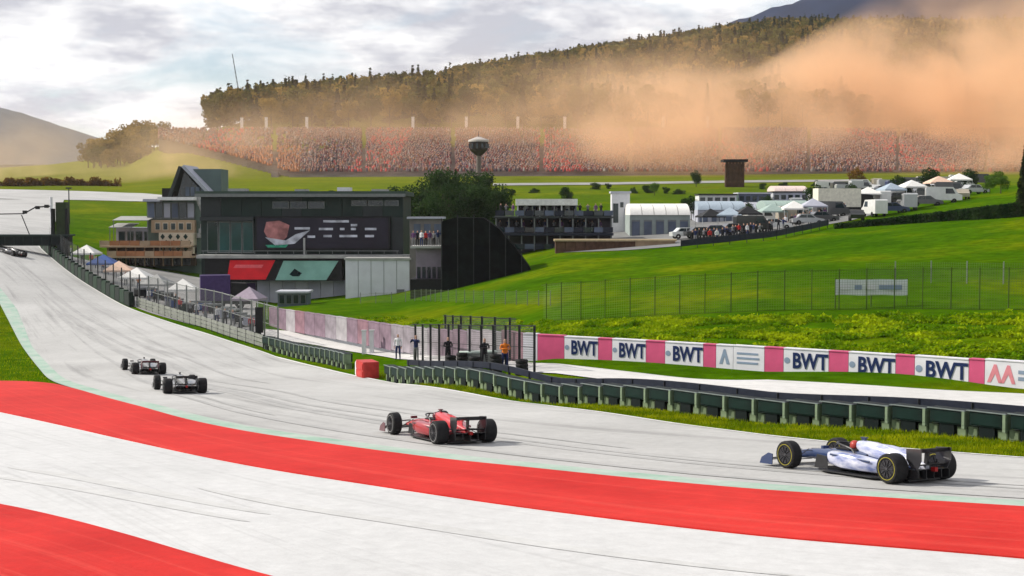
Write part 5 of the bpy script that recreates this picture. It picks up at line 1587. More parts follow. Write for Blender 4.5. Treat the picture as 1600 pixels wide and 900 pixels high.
for i in range(4): fr.b(MB(), 288 + i * 8, 292, 294 + i * 8, 306, 0.9, 1.0).build('window', M_bluegrey, t)

# ---------------------------------------------------------------- footbridge over the straight
fr = Fr(0, 386, 186)
t = thing('footbridge', 'dark footbridge spanning the straight at the far left', 'bridge', fr.loc)
fr.b(MB(), -180, 369, 104, 384, 0, 2.6).build('deck', mat('bridge_dark', (0.012, 0.022, 0.018), 0.6, 0.3, 0.8), t)
fr.b(MB(), -180, 366.5, 108, 369, -0.15, 2.75).build('parapet_cap', M_clad, t)
for i in range(20): fr.b(MB(), -178 + i * 14.4, 370.5, -165.4 + i * 14.4, 382.5, -0.06, 0).build('deck_panel', M_dgreen2, t)
for a in (78, 100): fr.b(MB(), a, 326, a + 4, 400, 0.6, 1.4).build('pier', M_black, t)
fr.b(MB(), 84, 316, 100, 400, 1.0, 2.2).build('stair_tower', mat('stair_green', (0.03, 0.045, 0.02), 0.8, 0.3, 1), t)
st = MB()
for k in range(9): fr.b(st, 86 + k * 1.6, 396 - k * 3.4, 100, 399.4 - k * 3.4, -0.5 + 0.02 * k, 0.55)
st.build('stair', M_clad2, t)
# gantry behind it
fr = Fr(0, 372, 215)
t = thing('timing_gantry', 'thin white and black timing gantry behind the footbridge', 'gantry', fr.loc)
MB().tube((fr.X(81), 0, -3), (fr.X(81), 0, fr.Z(308)), 0.22, 0.2, 10).build('post', M_white_p, t)
MB().tube((fr.X(-120), 0, -3), (fr.X(-120), 0, fr.Z(330)), 0.22, 0.2, 10).build('post', M_white_p, t)
MB().bar((fr.X(-120), 0, fr.Z(336)), (fr.X(38), 0, fr.Z(334)), 0.2, 0.16).bar((fr.X(38), 0, fr.Z(334)), (fr.X(56), 0, fr.Z(324)), 0.2, 0.16).bar((fr.X(56), 0, fr.Z(324)), (fr.X(82), 0, fr.Z(322)), 0.2, 0.2).build('truss', M_black, t)
MB().bar((fr.X(34), 0.1, fr.Z(336)), (fr.X(48), 0.1, fr.Z(372)), 0.12, 0.12).build('brace', M_darkmetal, t)
for q, (a, y) in enumerate(((40, 331), (60, 324), (74, 322))): fr.b(MB(), a - 3, y - 2, a + 3, y + 3, -0.3, 0.1).build('camera_box', M_black, t)
fr = Fr(108, 330, 250)
t = thing('lamp_post', 'slim dark lamp post beside the grass bank left', 'lamp post', fr.loc)
MB().tube((0, 0, -3), (0, 0, fr.Z(294)), 0.14, 0.09, 8).build('post', M_darkmetal, t); MB().box((-0.5, -0.2, fr.Z(295)), (0.5, 0.2, fr.Z(293))).build('lamp_head', M_darkmetal, t)

# ---------------------------------------------------------------- paddock yard at left: gazebos, trucks
def gazebo(px, py, Y, w, label, m):
    fr = Fr(px, py, Y); t = thing('gazebo', label, 'gazebo', (fr.loc.x, fr.loc.y, hz(fr.loc.x, fr.loc.y)), rnd.uniform(-.2, .2), 'gazebos in the left paddock yard')
    h = w / 2
    for sx in (-1, 1):
        for sy in (-1, 1): MB().tube((sx * h * .96, sy * h * .96, 0), (sx * h * .96, sy * h * .96, 2.2), 0.04, n=6).build('leg', M_pale, t)
    mb = MB(); mb.add([(-h, -h, 2.15), (h, -h, 2.15), (h, h, 2.15), (-h, h, 2.15), (0, 0, 3.2), (-h, -h, 1.95), (h, -h, 1.95), (h, h, 1.95), (-h, h, 1.95)], [(0, 1, 4), (1, 2, 4), (2, 3, 4), (3, 0, 4), (0, 5, 6, 1), (1, 6, 7, 2), (2, 7, 8, 3), (3, 8, 5, 0)])
    mb.build('canopy', m, t)
    return t


M_canvas = mat('white_canvas', (0.66, 0.65, 0.62), 0.8, 0.06); M_bluecan = mat('blue_canvas', (0.05, 0.09, 0.25), 0.8, 0.1); M_peach = mat('peach_canvas', (0.60, 0.42, 0.32), 0.8, 0.08)
gazebo(162, 428, 168, 3.4, 'blue canopy gazebo beside the dark padded wall', M_bluecan)
gazebo(186, 437, 162, 3.2, 'peach canopy gazebo near the padded wall', M_peach)
gazebo(214, 446, 156, 3.2, 'white canopy gazebo behind the pit fence', M_canvas)
gazebo(136, 414, 178, 3.0, 'white canopy gazebo nearest the footbridge', M_canvas)


def truck(px, py, Y, L, label, body, rz=0.0, cab=None, name='truck'):
    g = P(px, py, Y); t = thing(name, label, 'truck', (g.x, g.y, hz(g.x, g.y)), rz, 'parked paddock trucks')
    MB().box((-L / 2, -1.2, 0.9), (L / 2 - 2.1, 1.2, 3.6)).build('cargo_box', body, t)
    MB().prism([(L / 2 - 2.0, 0.5), (L / 2, 0.5), (L / 2, 1.6), (L / 2 - 0.4, 2.7), (L / 2 - 2.0, 2.8)], -1.15, 1.15).build('cab', cab or body, t)
    MB().prism([(L / 2 - 0.02, 1.65), (L / 2 + 0.02, 1.65), (L / 2 - 0.36, 2.6), (L / 2 - 0.40, 2.6)], -1.0, 1.0).build('windscreen', M_glass, t)
    MB().box((-L / 2, -1.0, 0.55), (L / 2 - 0.3, 1.0, 0.9)).build('chassis', M_darkmetal, t)
    for x in (-L / 2 + 1.0, -L / 2 + 2.1, L / 2 - 1.1):
        for s in (-1, 1): MB().lathe([(-.14, .2), (-.14, .44), (.14, .44), (.14, .2)], 'y', 14, (x, s * 1.02, .46)).build('wheel', M_rub, t)
    return t


TRUCK_LEFT = True
truck(352, 478, 150, 5.2, 'dark violet box truck parked below the sign band', mat('violet_truck', (0.05, 0.03, 0.10), 0.5), 0.25, M_black)
gazebo(246, 458, 150, 3.0, 'grey canopy gazebo behind the pit fence, left of the violet truck', M_awn)
gazebo(286, 470, 146, 3.0, 'second white canopy gazebo behind the pit fence, near the violet truck', M_canvas)
gazebo(390, 498, 130, 2.6, 'mauve canopy gazebo at the right end of the pit fence', mat('mauve_canvas', (0.30, 0.25, 0.30), 0.8))
CASE = [MB().box((-.6, -.35, 0.12), (.6, .35, .85)), MB().box((-.62, -.37, .85), (.62, .37, 1.0)), MB()]
for sx in (-.5, .5): CASE[2].box((sx - .06, -.3, 0), (sx + .06, .3, .12))
CM = [(c_, [CASE[0].mesh('body', m_), CASE[1].mesh('lid', M_frame)] + [MB().box((sx - .06, -.3, 0), (sx + .06, .3, .12)).mesh('castor_bar', M_black) for sx in (-.5, .5)]) for c_, m_ in (('black', M_black), ('grey', M_lgrey), ('blue', M_bluecan), ('green', M_dgreen))]
for i in range(18):
    px = 222 + i * 9.6 + rnd.uniform(-3, 3); py = 462 + i * 2.6 + rnd.uniform(-5, 9); g = G(px, py); c_, ms = CM[i % 4]
    t = thing('equipment_case', f'{c_} equipment case on wheels behind the pit fence, {ordinal(i + 1)} from left', 'case', (g.x, g.y, g.z + .05), rnd.uniform(-.8, .8), 'equipment cases behind the pit fence')
    for m_ in ms: obj(m_.name.split('.')[0], m_, t)
people_row([(112 + i * 9.5 + rnd.uniform(-3, 3), 404 + i * 4.4 + rnd.uniform(-2, 3)) for i in range(12)], ['white', 'navy', 'dark', 'red', 'grey', 'orange'], 'in the yard beside the gazebos', 'people in the left paddock yard')

# ---------------------------------------------------------------- dark trees behind the screen building and the round tower
for i in range(3): tree_kind(f'dark{i}', 'broad', 12, 9, 5200, 0.19, LEAF_DARK)
tree_kind('darkfir', 'conifer', 13, 5, 3800, 0.19, LEAF_DARK)
DT = [(640, 215, 'dark0', .72), (662, 222, 'dark1', .86), (690, 212, 'dark2', 1.02), (712, 220, 'darkfir', 1.0), (736, 214, 'dark0', .98), (760, 222, 'dark1', .90), (700, 205, 'dark1', .80), (730, 206, 'dark2', .78), (775, 216, 'dark2', .62)]
for i, (px, Y, k, s_) in enumerate(sorted(DT)):
    Xx = (px - 800) / F * Y; top = {.72: 284, .86: 274, 1.02: 258, 1.0: 262, .98: 262, .90: 268, .80: 280, .78: 282, .62: 292}[s_]
    zt = ZC + ray_z(top, Y); zb = hz(Xx, Y); hh = 13 if k == 'darkfir' else 12
    tree(k, (Xx, Y, zb - 0.2), f'dark green tree in the clump beside the screen building, {ordinal(i + 1)} from left', max(0.4, (zt - zb) / hh), 'dark trees beside the screen building')
fr = Fr(748, 275, 400)
t = thing('lookout_tower', 'mushroom-shaped dark lookout tower in front of the grandstand', 'tower', (fr.loc.x, fr.loc.y, hz(fr.loc.x, fr.loc.y)))
dz = fr.loc.z - t.location.z
MB().tube((0, 0, -1), (0, 0, fr.Z(232) + dz), 0.8, 0.6, 14).build('shaft', mat('tower_grey', (0.13, 0.11, 0.10), 0.8), t, smooth=True)
MB().lathe([(fr.Z(244) + dz, .6), (fr.Z(239) + dz, 1.7), (fr.Z(234) + dz, 2.6), (fr.Z(222) + dz, 2.7), (fr.Z(222) + dz, .6)], 'z', 22).build('cabin', mat('tower_dark', (0.03, 0.022, 0.02), 0.6), t, smooth=True)
MB().lathe([(fr.Z(222) + dz, .3), (fr.Z(222) + dz, 3.0), (fr.Z(219) + dz, 2.9), (fr.Z(214) + dz, .5)], 'z', 22).build('roof', mat('tower_roof', (0.42, 0.38, 0.35), 0.7), t, smooth=True)
for k in range(11):
    a = k * 2 * math.pi / 11; MB().box((math.cos(a) * 2.68 - .25, math.sin(a) * 2.68 - .25, fr.Z(232) + dz), (math.cos(a) * 2.68 + .25, math.sin(a) * 2.68 + .25, fr.Z(225) + dz)).build('window', M_glass, t)
MB().tube((0, 0, fr.Z(215) + dz), (0, 0, fr.Z(205) + dz), 0.12, 0.05, 6).build('antenna', M_darkmetal, t)

# ---------------------------------------------------------------- black netted stand
fr = Fr(640, 463, 150)
X, Z = fr.X, fr.Z
t = thing('netted_stand', 'tall black netted wedge-shaped stand on the lawn', 'stand', fr.loc)
M_net = mat('black_net', (0.004, 0.005, 0.006), 0.95, 0.5, 1.2, spec=0.04); M_net2 = mat('black_net_b', (0.007, 0.009, 0.009), 0.95, 0.5, 1.2, spec=0.04)
out = [(690, 463), (690, 346), (712, 340), (756, 341), (780, 358), (806, 388), (828, 418), (841, 443), (836, 452), (800, 463)]
MB().prism([(X(a), Z(b)) for a, b in out], 0.3, 8).box((X(690), 0.3, -2), (X(800), 8, 0)).build('bulk', M_net, t)
cut = [690, 715, 740, 765, 790, 815, 840]
topz = lambda px: np.interp(px, [690, 712, 756, 780, 806, 828, 841], [346, 340, 341, 358, 388, 418, 443])
for i in range(len(cut) - 1):                         # front netting panels, sagging between the poles
    a, b = cut[i] + 0.6, cut[i + 1] - 0.6
    botz = lambda px: np.interp(px, [690, 790, 841], [463, 462, 447])
    for r in range(3):
        def row(px, f): return topz(px) * (1 - f) + botz(px) * f
        f0, f1 = r / 3 + 0.004, (r + 1) / 3 - 0.004
        MB().prism([(X(a), Z(row(a, f1))), (X(b), Z(row(b, f1))), (X(b), Z(row(b, f0))), (X(a), Z(row(a, f0)))], 0.18 + rnd.uniform(0, .08), 0.3).build('net_panel', rnd.choice([M_net, M_net2]), t)
for c in cut[:-1]: MB().tube((X(c), 0.1, -1), (X(c), 0.1, Z(topz(c)) + 0.3), 0.06, n=6).build('scaffold_pole', M_darkmetal, t)
fr.b(MB(), 640, 437, 689, 463, 1.0, 6).box((0, 1.0, -2), (X(689), 6, 0)).build('base_wall', M_black, t)
fr.b(MB(), 648, 388, 689, 436.5, 2.0, 6).build('terrace', mat('mauve_wall', (0.24, 0.20, 0.25), 0.8, 0.15, 0.8), t)
fr.b(MB(), 640, 385, 690, 388.5, 1.2, 6.2).build('terrace_slab', M_conc2, t)
for i in range(5): fr.b(MB(), 650 + i * 8, 418, 655.5 + i * 8, 436, 1.92, 2.0).build('window', M_glass, t)
people_row([(646 + i * 6.4, 385, 152.5 + (i % 2)) for i in range(7)], ['purple', 'dark', 'white', 'red', 'purple', 'grey', 'navy'], 'on the terrace left of the black stand', 'people on the small terrace')
fr = Fr(640, 385, 166)
t = thing('kiosk', 'grey-brown kiosk behind the small terrace, below the dark trees', 'kiosk', (fr.loc.x, fr.loc.y, hz(fr.loc.x, fr.loc.y)))
dz = fr.loc.z - t.location.z
MB().box((0, 0, 0), (fr.X(690), 4, fr.Z(342) + dz)).build('wall', mat('kiosk_grey', (0.16, 0.145, 0.14), 0.8, 0.2, 0.8), t); MB().box((-.3, -.3, fr.Z(342) + dz), (fr.X(690) + .3, 4.3, fr.Z(339) + dz)).build('roof', M_lgrey, t)
for i in range(3): MB().box((0.5 + i * 1.2, -0.06, fr.Z(368) + dz), (1.3 + i * 1.2, 0, fr.Z(350) + dz)).build('window', M_bluegrey, t)

# ---------------------------------------------------------------- hospitality terrace and paddock at right
fr = Fr(770, 392, 186)
X, Z = fr.X, fr.Z
t = thing('hospitality_terrace', 'open two-storey hospitality terrace with flat white roof', 'building', fr.loc)
fr.b(MB(), 806, 311, 902, 321, -0.5, 8).build('roof', mat('white_roof', (0, 0, 0)), t)
fr.b(MB(), 772, 338, 958, 341, -0.4, 9).build('upper_slab', M_clad2, t); fr.b(MB(), 772, 364, 958, 368, -0.6, 9).build('middle_slab', M_darkrail, t)
fr.b(MB(), 775, 341, 958, 392, 3.0, 9).box((X(775), 3.0, -3), (X(958), 9, 0)).build('wall', mat('dark_violet', (0.05, 0.045, 0.055), 0.8, 0.3, 0.5), t)  # mottled dark violet wall behind the terrace slabs
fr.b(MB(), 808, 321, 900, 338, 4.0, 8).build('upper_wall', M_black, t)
for i in range(9): fr.b(MB(), 808 + i * 11.4, 321, 810 + i * 11.4, 339, -0.2, 0.1).build('post', M_white_p if i % 3 == 0 else M_frame, t)
for i in range(10): fr.b(MB(), 774 + i * 20, 341, 776 + i * 20, 392, -0.2, 0.1).build('post', M_frame, t)
for r, y in enumerate((334, 360, 386)):
    for i in range(12): fr.b(MB(), 774 + i * 15.4, y - 5, 788 + i * 15.4, y + 3, -0.36, -0.30).build('railing_panel', (M_darkrail, M_glass, M_bluegrey)[(i + r) % 3], t)
for i in range(6): fr.b(MB(), 815 + i * 13, 324, 825 + i * 13, 336, 3.94, 4.0).build('window', (M_glass, M_sage)[i % 2], t)
fr.b(MB(), 905, 330, 956, 338, 0.5, 8).build('planter', mat('hedge_dark', (0.012, 0.02, 0.012), 0.9, 0.4, 3), t)
people_row([(782 + i * 10.5 + rnd.uniform(-2, 2), 338.2, 187.5 + rnd.uniform(0, 1)) for i in range(16)], ['dark', 'grey', 'purple', 'dark', 'white', 'navy'], 'on the upper hospitality terrace', 'people on the upper hospitality terrace')
people_row([(780 + i * 12.3 + rnd.uniform(-3, 3), 364.2, 187.2 + rnd.uniform(0, 1)) for i in range(14)], ['dark', 'navy', 'grey', 'purple', 'dark'], 'on the middle hospitality terrace', 'people on the middle hospitality terrace')

fr = Fr(868, 404, 172)
t = thing('terrace_wall', 'low brown timber terrace wall with tan coping at the lawn top', 'wall', fr.loc)
for i in range(12):
    a = 868 + i * 15.6
    p = MB(); p.box((fr.X(a), 0, -1.5), (fr.X(a + 15.2), 2.5, fr.Z(377))); p.build('plank_panel', mat('brown_timber', (0.10, 0.055, 0.035), 0.8, 0.3, 1.5) if i < 8 else M_tan, t)
fr.b(MB(), 866, 374, 1057, 377, -0.3, 2.8).build('coping', mat('tan_coping', (0.42, 0.33, 0.20), 0.8), t)
fr.b(MB(), 866, 397, 1050, 400, -0.5, 0).build('ledge', mat('tan_coping', (0, 0, 0)), t)

fr = Fr(955, 352, 205)
t = thing('gate_tower', 'white gate tower with dark openings left of the long marquee', 'tower', fr.loc)
fr.b(MB(), 956, 302, 984, 352, 0, 3).box((fr.X(956), 0, -4), (fr.X(984), 3, 0)).build('wall', M_white_p, t); fr.b(MB(), 954, 299, 986, 302, -.2, 3.2).build('roof', M_lgrey2, t)
for (a, b, y0, y1) in ((958, 966, 318, 348), (969, 974, 316, 324), (976, 981, 326, 336)): fr.b(MB(), a, y0, b, y1, -0.05, 0).build('opening', M_glass, t)


def marquee(px0, px1, ytop, yeave, ybase, Y, label, mroof, mwall, bays=5):
    fr = Fr(px0, ybase, Y); W = fr.X(px1); D = 9
    t = thing('marquee', label, 'marquee', fr.loc, 0, 'paddock marquees')
    ze, zt = fr.Z(yeave), fr.Z(ytop)
    MB().box((0, 0, -4), (W, D, ze)).build('wall', mwall, t)
    w = W / bays
    rings = []
    for k in range(9):
        a = math.pi * k / 8
        rings.append((D / 2 - math.cos(a) * (D / 2 + .3), ze + (zt - ze) * math.sin(a)))
    for i in range(bays):
        mb = MB(); x0, x1 = i * w + 0.04, (i + 1) * w - 0.04
        mb.loft([[(x0, y, z) for y, z in rings], [(x1, y, z) for y, z in rings]]); mb.build('roof_bay', mroof, t, smooth=True)
        d_ = MB().box((i * w + w * .15, -0.05, 0), (i * w + w * .85, 0, ze * 0.82)).build('window', M_frame, t); MB().box((i * w + w * .19, -0.08, ze * .1), (i * w + w * .81, -0.05, ze * .76)).build('pane', M_bluegrey, d_)
    return t


M_mint = mat('mint_canvas', (0.28, 0.36, 0.33), 0.8, 0.1); M_blc = mat('pale_blue_canvas', (0.30, 0.36, 0.42), 0.8, 0.1); M_gw = mat('marquee_wall', (0.26, 0.30, 0.29), 0.7, 0.15, 0.7)
marquee(984, 1078, 318, 336, 378, 196, 'long white marquee with curved roof beside the gate tower', M_canvas, M_gw)
marquee(1090, 1165, 314, 328, 356, 215, 'pale blue marquee in the middle of the paddock', M_blc, M_lgrey, 4)
marquee(1168, 1196, 316, 328, 356, 222, 'narrow violet-grey marquee right of the pale blue one', M_lgrey, M_bluegrey, 2)
marquee(1196, 1268, 313, 326, 352, 214, 'mint green marquee in the middle of the paddock', M_mint, M_gw, 4)
marquee(1272, 1330, 316, 325, 344, 232, 'low grey-blue marquee behind the cream truck', M_blc, M_lgrey, 3)
marquee(1210, 1262, 290, 300, 316, 300, 'small pink-white marquee at the back of the paddock', mat('pinkwhite_canvas', (0.62, 0.50, 0.47), 0.8), M_canvas, 3)
truck(1318, 350, 205, 8.5, 'cream box truck at the top edge of the lawn', mat('cream_truck', (0.62, 0.60, 0.50), 0.6), 0.12, M_black)


def small_car(px, py, Y, label, paint_, rz, group='cars parked in the paddock', van=False):
    g = P(px, py, Y); t = thing('parked_van' if van else 'parked_car', label, 'van' if van else 'car', (g.x, g.y, hz(g.x, g.y) + 0.05), rz, group)
    if van: prof = [(-2.4, .4), (-2.4, 2.1), (-2.2, 2.25), (1.2, 2.2), (1.9, 1.3), (2.4, 1.1), (2.4, .4)]; roofp = None
    else: prof = [(-2.1, .35), (-2.15, .85), (-1.6, .95), (-1.1, 1.42), (.3, 1.45), (1.0, .98), (2.0, .80), (2.15, .5), (2.1, .35)]
    MB().prism(prof, -.85, .85).build('body', paint_, t)
    for s in (-1, 1):
        if van: MB().prism([(.2, 1.3), (1.5, 1.3), (1.1, 2.0), (.2, 2.0)], s * .855 - .008, s * .855 + .008).build('window', M_glass, t)
        else:
            MB().prism([(-1.35, .97), (-.3, .97), (-.3, 1.36), (-1.02, 1.36)], s * .855 - .008, s * .855 + .008).build('window', M_glass, t); MB().prism([(-.22, .97), (.82, .97), (.25, 1.37), (-.22, 1.37)], s * .855 - .008, s * .855 + .008).build('window', M_glass, t)
        for x in (-1.35, 1.35): MB().lathe([(-.1, .12), (-.1, .32), (.1, .32), (.1, .12)], 'y', 14, (x, s * .80, .32)).build('wheel', M_rub, t)
    if not van:
        MB().prism([(.36, 1.43), (.98, 1.0), (1.0, 1.02), (.38, 1.46)], -.75, .75).build('windscreen', M_glass, t)
    return t


small_car(1073, 388, 181, 'white car parked at the top of the lawn by the terrace wall', paint('white_paint_car', (0.62, 0.64, 0.62)), 0.15)
CC = [('white', (0.62, 0.62, 0.6)), ('black', (0.015, 0.015, 0.016)), ('silver', (0.36, 0.37, 0.38)), ('dark blue', (0.02, 0.035, 0.10)), ('beige', (0.36, 0.32, 0.25)), ('dark grey', (0.06, 0.06, 0.065))]
back = [(1300, 318, 262), (1325, 316, 266), (1352, 314, 262), (1380, 313, 268), (1404, 310, 266), (1428, 308, 272), (1455, 306, 268), (1480, 303, 276), (1504, 301, 272)]
for i, (a, b, Y) in enumerate(back):
    c = CC[(i * 2 + i // 3) % 6]; small_car(a, b, Y, f'{c[0]} {"van" if i % 3 == 1 else "car"} in the back paddock row, {ordinal(i + 1)} from left', paint('pp_' + c[0].replace(' ', '_'), c[1]), rnd.uniform(-.15, .15), 'vehicles in the back paddock row', i % 3 == 1)
front = [(1345, 338, 212), (1376, 333, 216), (1408, 328, 222), (1440, 323, 228), (1240, 358, 198)]
for i, (a, b, Y) in enumerate(front):
    c = CC[(i * 5 + 2) % 6]; small_car(a, b, Y, f'{c[0]} {"van" if i % 2 == 0 else "car"} along the lawn edge beyond the cream truck, {ordinal(i + 1)} in line' if i < 4 else f'{c[0]} van parked at the lawn edge below the mint marquee', paint('pp_' + c[0].replace(' ', '_'), c[1]), rnd.uniform(.1, .3), 'vehicles along the lawn edge', i % 2 == 0)
people_row([(1082 + i * 5.6 + rnd.uniform(-2, 2), 384 - i * 0.7 + rnd.uniform(-5, 1.5)) for i in range(20)], ['dark', 'navy', 'dark', 'grey', 'dark', 'red', 'dark', 'white'], 'in the dark group standing at the lawn edge', 'people standing at the lawn edge')
people_row([(1296 + i * 16 + rnd.uniform(-4, 4), 330 - i * 1.9, 240) for i in range(12)], ['white', 'dark', 'orange', 'grey', 'purple'], 'walking at the back of the paddock', 'people at the back of the paddock')

i = 0
for row, (px0, px1, py0, py1, Y0_, n_) in enumerate(((1292, 1530, 299, 287, 292, 10), (1290, 1470, 308, 296, 280, 8), (1100, 1290, 340, 326, 228, 5))):
    for q in range(n_):
        f = q / (n_ - 1); c = CC[(q * 3 + row * 2 + q // 2) % 6 if q % 2 else (0, 2)[(q + row) % 2]]; i += 1
        van = (q + row) % 3 != 1
        small_car(px0 + (px1 - px0) * f + rnd.uniform(-4, 4), py0 + (py1 - py0) * f, Y0_ + rnd.uniform(-3, 3), f'{c[0]} {"van" if van else "car"}, {ordinal(q + 1)} from left in the {("rearmost", "second rearmost", "marquee-side")[row]} paddock row', paint('pp_' + c[0].replace(' ', '_'), c[1]), rnd.uniform(-.2, .2) + (1.57 if q % 4 == 3 else 0), 'vehicles in the rear paddock rows', van)
marquee(1360, 1412, 296, 303, 315, 286, 'white marquee among the rear paddock vehicles', M_canvas, M_gw, 3)
marquee(1440, 1500, 281, 288, 299, 300, 'pale yellow marquee at the right end of the rear paddock', mat('yellow_canvas', (0.62, 0.56, 0.36), 0.8), M_canvas, 3)
marquee(1300, 1340, 284, 291, 302, 310, 'mauve marquee at the left end of the rear paddock', M_lgrey, M_lgrey, 3)
# dense front line of the paddock above the lawn
for q, (px, py, kind) in enumerate(((1096, 377, 'car'), (1122, 374, 'car'), (1148, 371, 'car'), (1176, 368, 'van'), (1212, 363, 'car'), (1262, 356, 'car'), (1284, 352, 'car'))):
    c = CC[(1, 3, 5, 1, 0, 2, 5)[q]]
    g = G(px, py - 4); small_car(px, py - 4, g.y, f'{c[0]} {kind} in the front line above the lawn, {ordinal(q + 1)} from the white car', paint('pp_' + c[0].replace(' ', '_'), c[1]), rnd.uniform(-.1, .2), 'vehicles in the front line above the lawn', kind == 'van')
for q, (px, py, w_, m_, nm) in enumerate(((1110, 362, 3.4, M_black, 'black'), (1140, 360, 3.4, M_blc, 'pale blue'), (1168, 358, 3.4, M_black, 'black'), (1206, 354, 3.6, M_mint, 'mint'), (1240, 350, 3.4, M_canvas, 'white'), (1270, 346, 3.4, M_lgrey, 'grey'), (1356, 325, 3.6, M_canvas, 'white'), (1392, 318, 3.6, M_blc, 'pale blue'), (1424, 313, 3.6, M_canvas, 'white'), (1466, 306, 3.8, M_peach, 'peach'), (1498, 301, 3.6, M_canvas, 'white'))):
    g = G(px, py); t = gazebo(px, py, g.y, w_, f'{nm} gazebo in the right paddock, {ordinal(q + 1)} from the terrace wall', m_); t['group'] = 'gazebos in the right paddock'
FP = smooth_line([G(*p) for p in ((1064, 390), (1130, 383), (1200, 376), (1250, 366), (1300, 355))], 200)[0]
t = thing('crowd_barrier', 'low dark crowd barrier along the top edge of the lawn', 'fence', (FP[100][0], FP[100][1], hz(*FP[100])))
posts_along(t, FP, 2.2, -0.2, 1.1, 0.07, M_darkmetal); rail_along(t, FP, 0.35, 1.05, 0.05, M_darkrail, 'panel', 0)
# team motorhomes and low sheds that close the view behind the marquees
MH = [(1092, 1150, 305, 330, 246, 'white', M_white_p), (1154, 1204, 303, 328, 250, 'slate blue', M_bluegrey), (1208, 1262, 301, 326, 254, 'pale grey', M_lgrey2), (1266, 1312, 299, 322, 252, 'silver', M_lgrey), (1316, 1362, 296, 319, 250, 'white and tall', M_canvas), (1366, 1410, 295, 314, 256, 'dark', M_darkrail), (1414, 1462, 291, 310, 258, 'cream', M_cream), (1466, 1508, 289, 305, 262, 'mauve', M_lgrey)]
for q, (a, b, y0, y1, Y, nm, m_) in enumerate(MH):
    fr = Fr(a, y1, Y); t = thing('motorhome', f'{nm} team motorhome, {ordinal(q + 1)} from left in the line behind the marquees', 'motorhome', fr.loc, 0, 'team motorhomes behind the marquees')
    W, Hh = fr.X(b), fr.Z(y0)
    MB().box((0, 0, -3), (W, 5, Hh)).build('body', m_, t); MB().box((-.15, -.3, Hh), (W + .15, 5.2, Hh + .25)).build('roof', M_lgrey2 if q % 2 else M_darkmetal, t)
    n_ = 5
    for i in range(n_):
        w_ = W / n_
        MB().box((i * w_ + .2, -.05, Hh * .58), ((i + 1) * w_ - .2, 0, Hh * .86)).build('window', M_glass, t)
    MB().box((W * .1, -.04, 0), (W * .25, 0, Hh * .45)).build('door', M_frame, t)
    MB().box((W * .3, -1.6, Hh * .46), (W * .95, 0, Hh * .5)).build('awning', (M_black, M_awn, M_bluecan)[q % 3], t)
people_row([(1200 + i * 7.0 + rnd.uniform(-3, 3), 366 - i * 1.7 + rnd.uniform(-3, 2)) for i in range(18)], ['dark', 'grey', 'dark', 'navy', 'white', 'dark', 'purple'], 'among the gazebos of the right paddock', 'people among the right paddock gazebos')
# bushes scattered over the meadow between paddock and grandstand
for q, (px, Y, s_) in enumerate(((800, 300, .5), (835, 305, .4), (930, 318, .55), (950, 322, .45), (990, 300, .5), (1012, 302, .6), (1040, 300, .5), (1060, 296, .42), (1190, 320, .5), (1225, 325, .45), (1275, 330, .5), (520, 320, .5), (545, 325, .4), (600, 300, .5))):
    Xx = (px - 800) / F * Y; tb = tree('dark%d' % (q % 3), (Xx, Y, hz(Xx, Y) - 12 * .42 * s_ * .42), f'low dark bush on the meadow below the grandstand, {ordinal(q + 1)} of fourteen', s_ * .42, 'bushes on the meadow', 'bush'); tb.scale.x *= 2.1
# more vehicles standing on the open yard
for q, (px, py, kind) in enumerate(((1188, 352, 'van'), (1226, 347, 'van'), (1252, 343, 'car'), (1300, 340, 'van'), (1338, 346, 'car'), (1366, 339, 'van'), (1394, 334, 'car'), (1420, 329, 'van'), (1448, 323, 'car'), (1474, 318, 'van'), (1502, 312, 'car'), (1340, 328, 'van'), (1374, 322, 'van'), (1408, 316, 'car'), (1486, 308, 'van'), (1522, 304, 'car'))):
    c = CC[(0, 2, 1, 5, 1, 0, 3, 2, 5, 0, 4, 3, 0, 1, 5, 2)[q]]
    g = G(px, py); small_car(px, py, g.y, f'{c[0]} {kind} on the open yard of the right paddock, {ordinal(q + 1)} of sixteen', paint('pp_' + c[0].replace(' ', '_'), c[1]), rnd.choice([0.1, 0.3, 1.4, 1.7, -0.2]), 'vehicles on the open paddock yard', kind == 'van')
for i in range(2): tree_kind(f'yard{i}', 'broad', 7, 5.5, 2200, 0.17, LEAF_DARK)
for q, (px, py) in enumerate(((1080, 345), (1200, 336), (1276, 334), (1330, 320), (1402, 308), (1452, 302), (1514, 299), (1168, 345))):
    g = G(px, py); tree(f'yard{q % 2}', (g.x, g.y, g.z - .2), f'dark green tree among the right paddock tents, {ordinal(q + 1)} of eight', (0.62, .5, .7, .55, .6, .7, .6, .45)[q], 'trees among the right paddock tents')
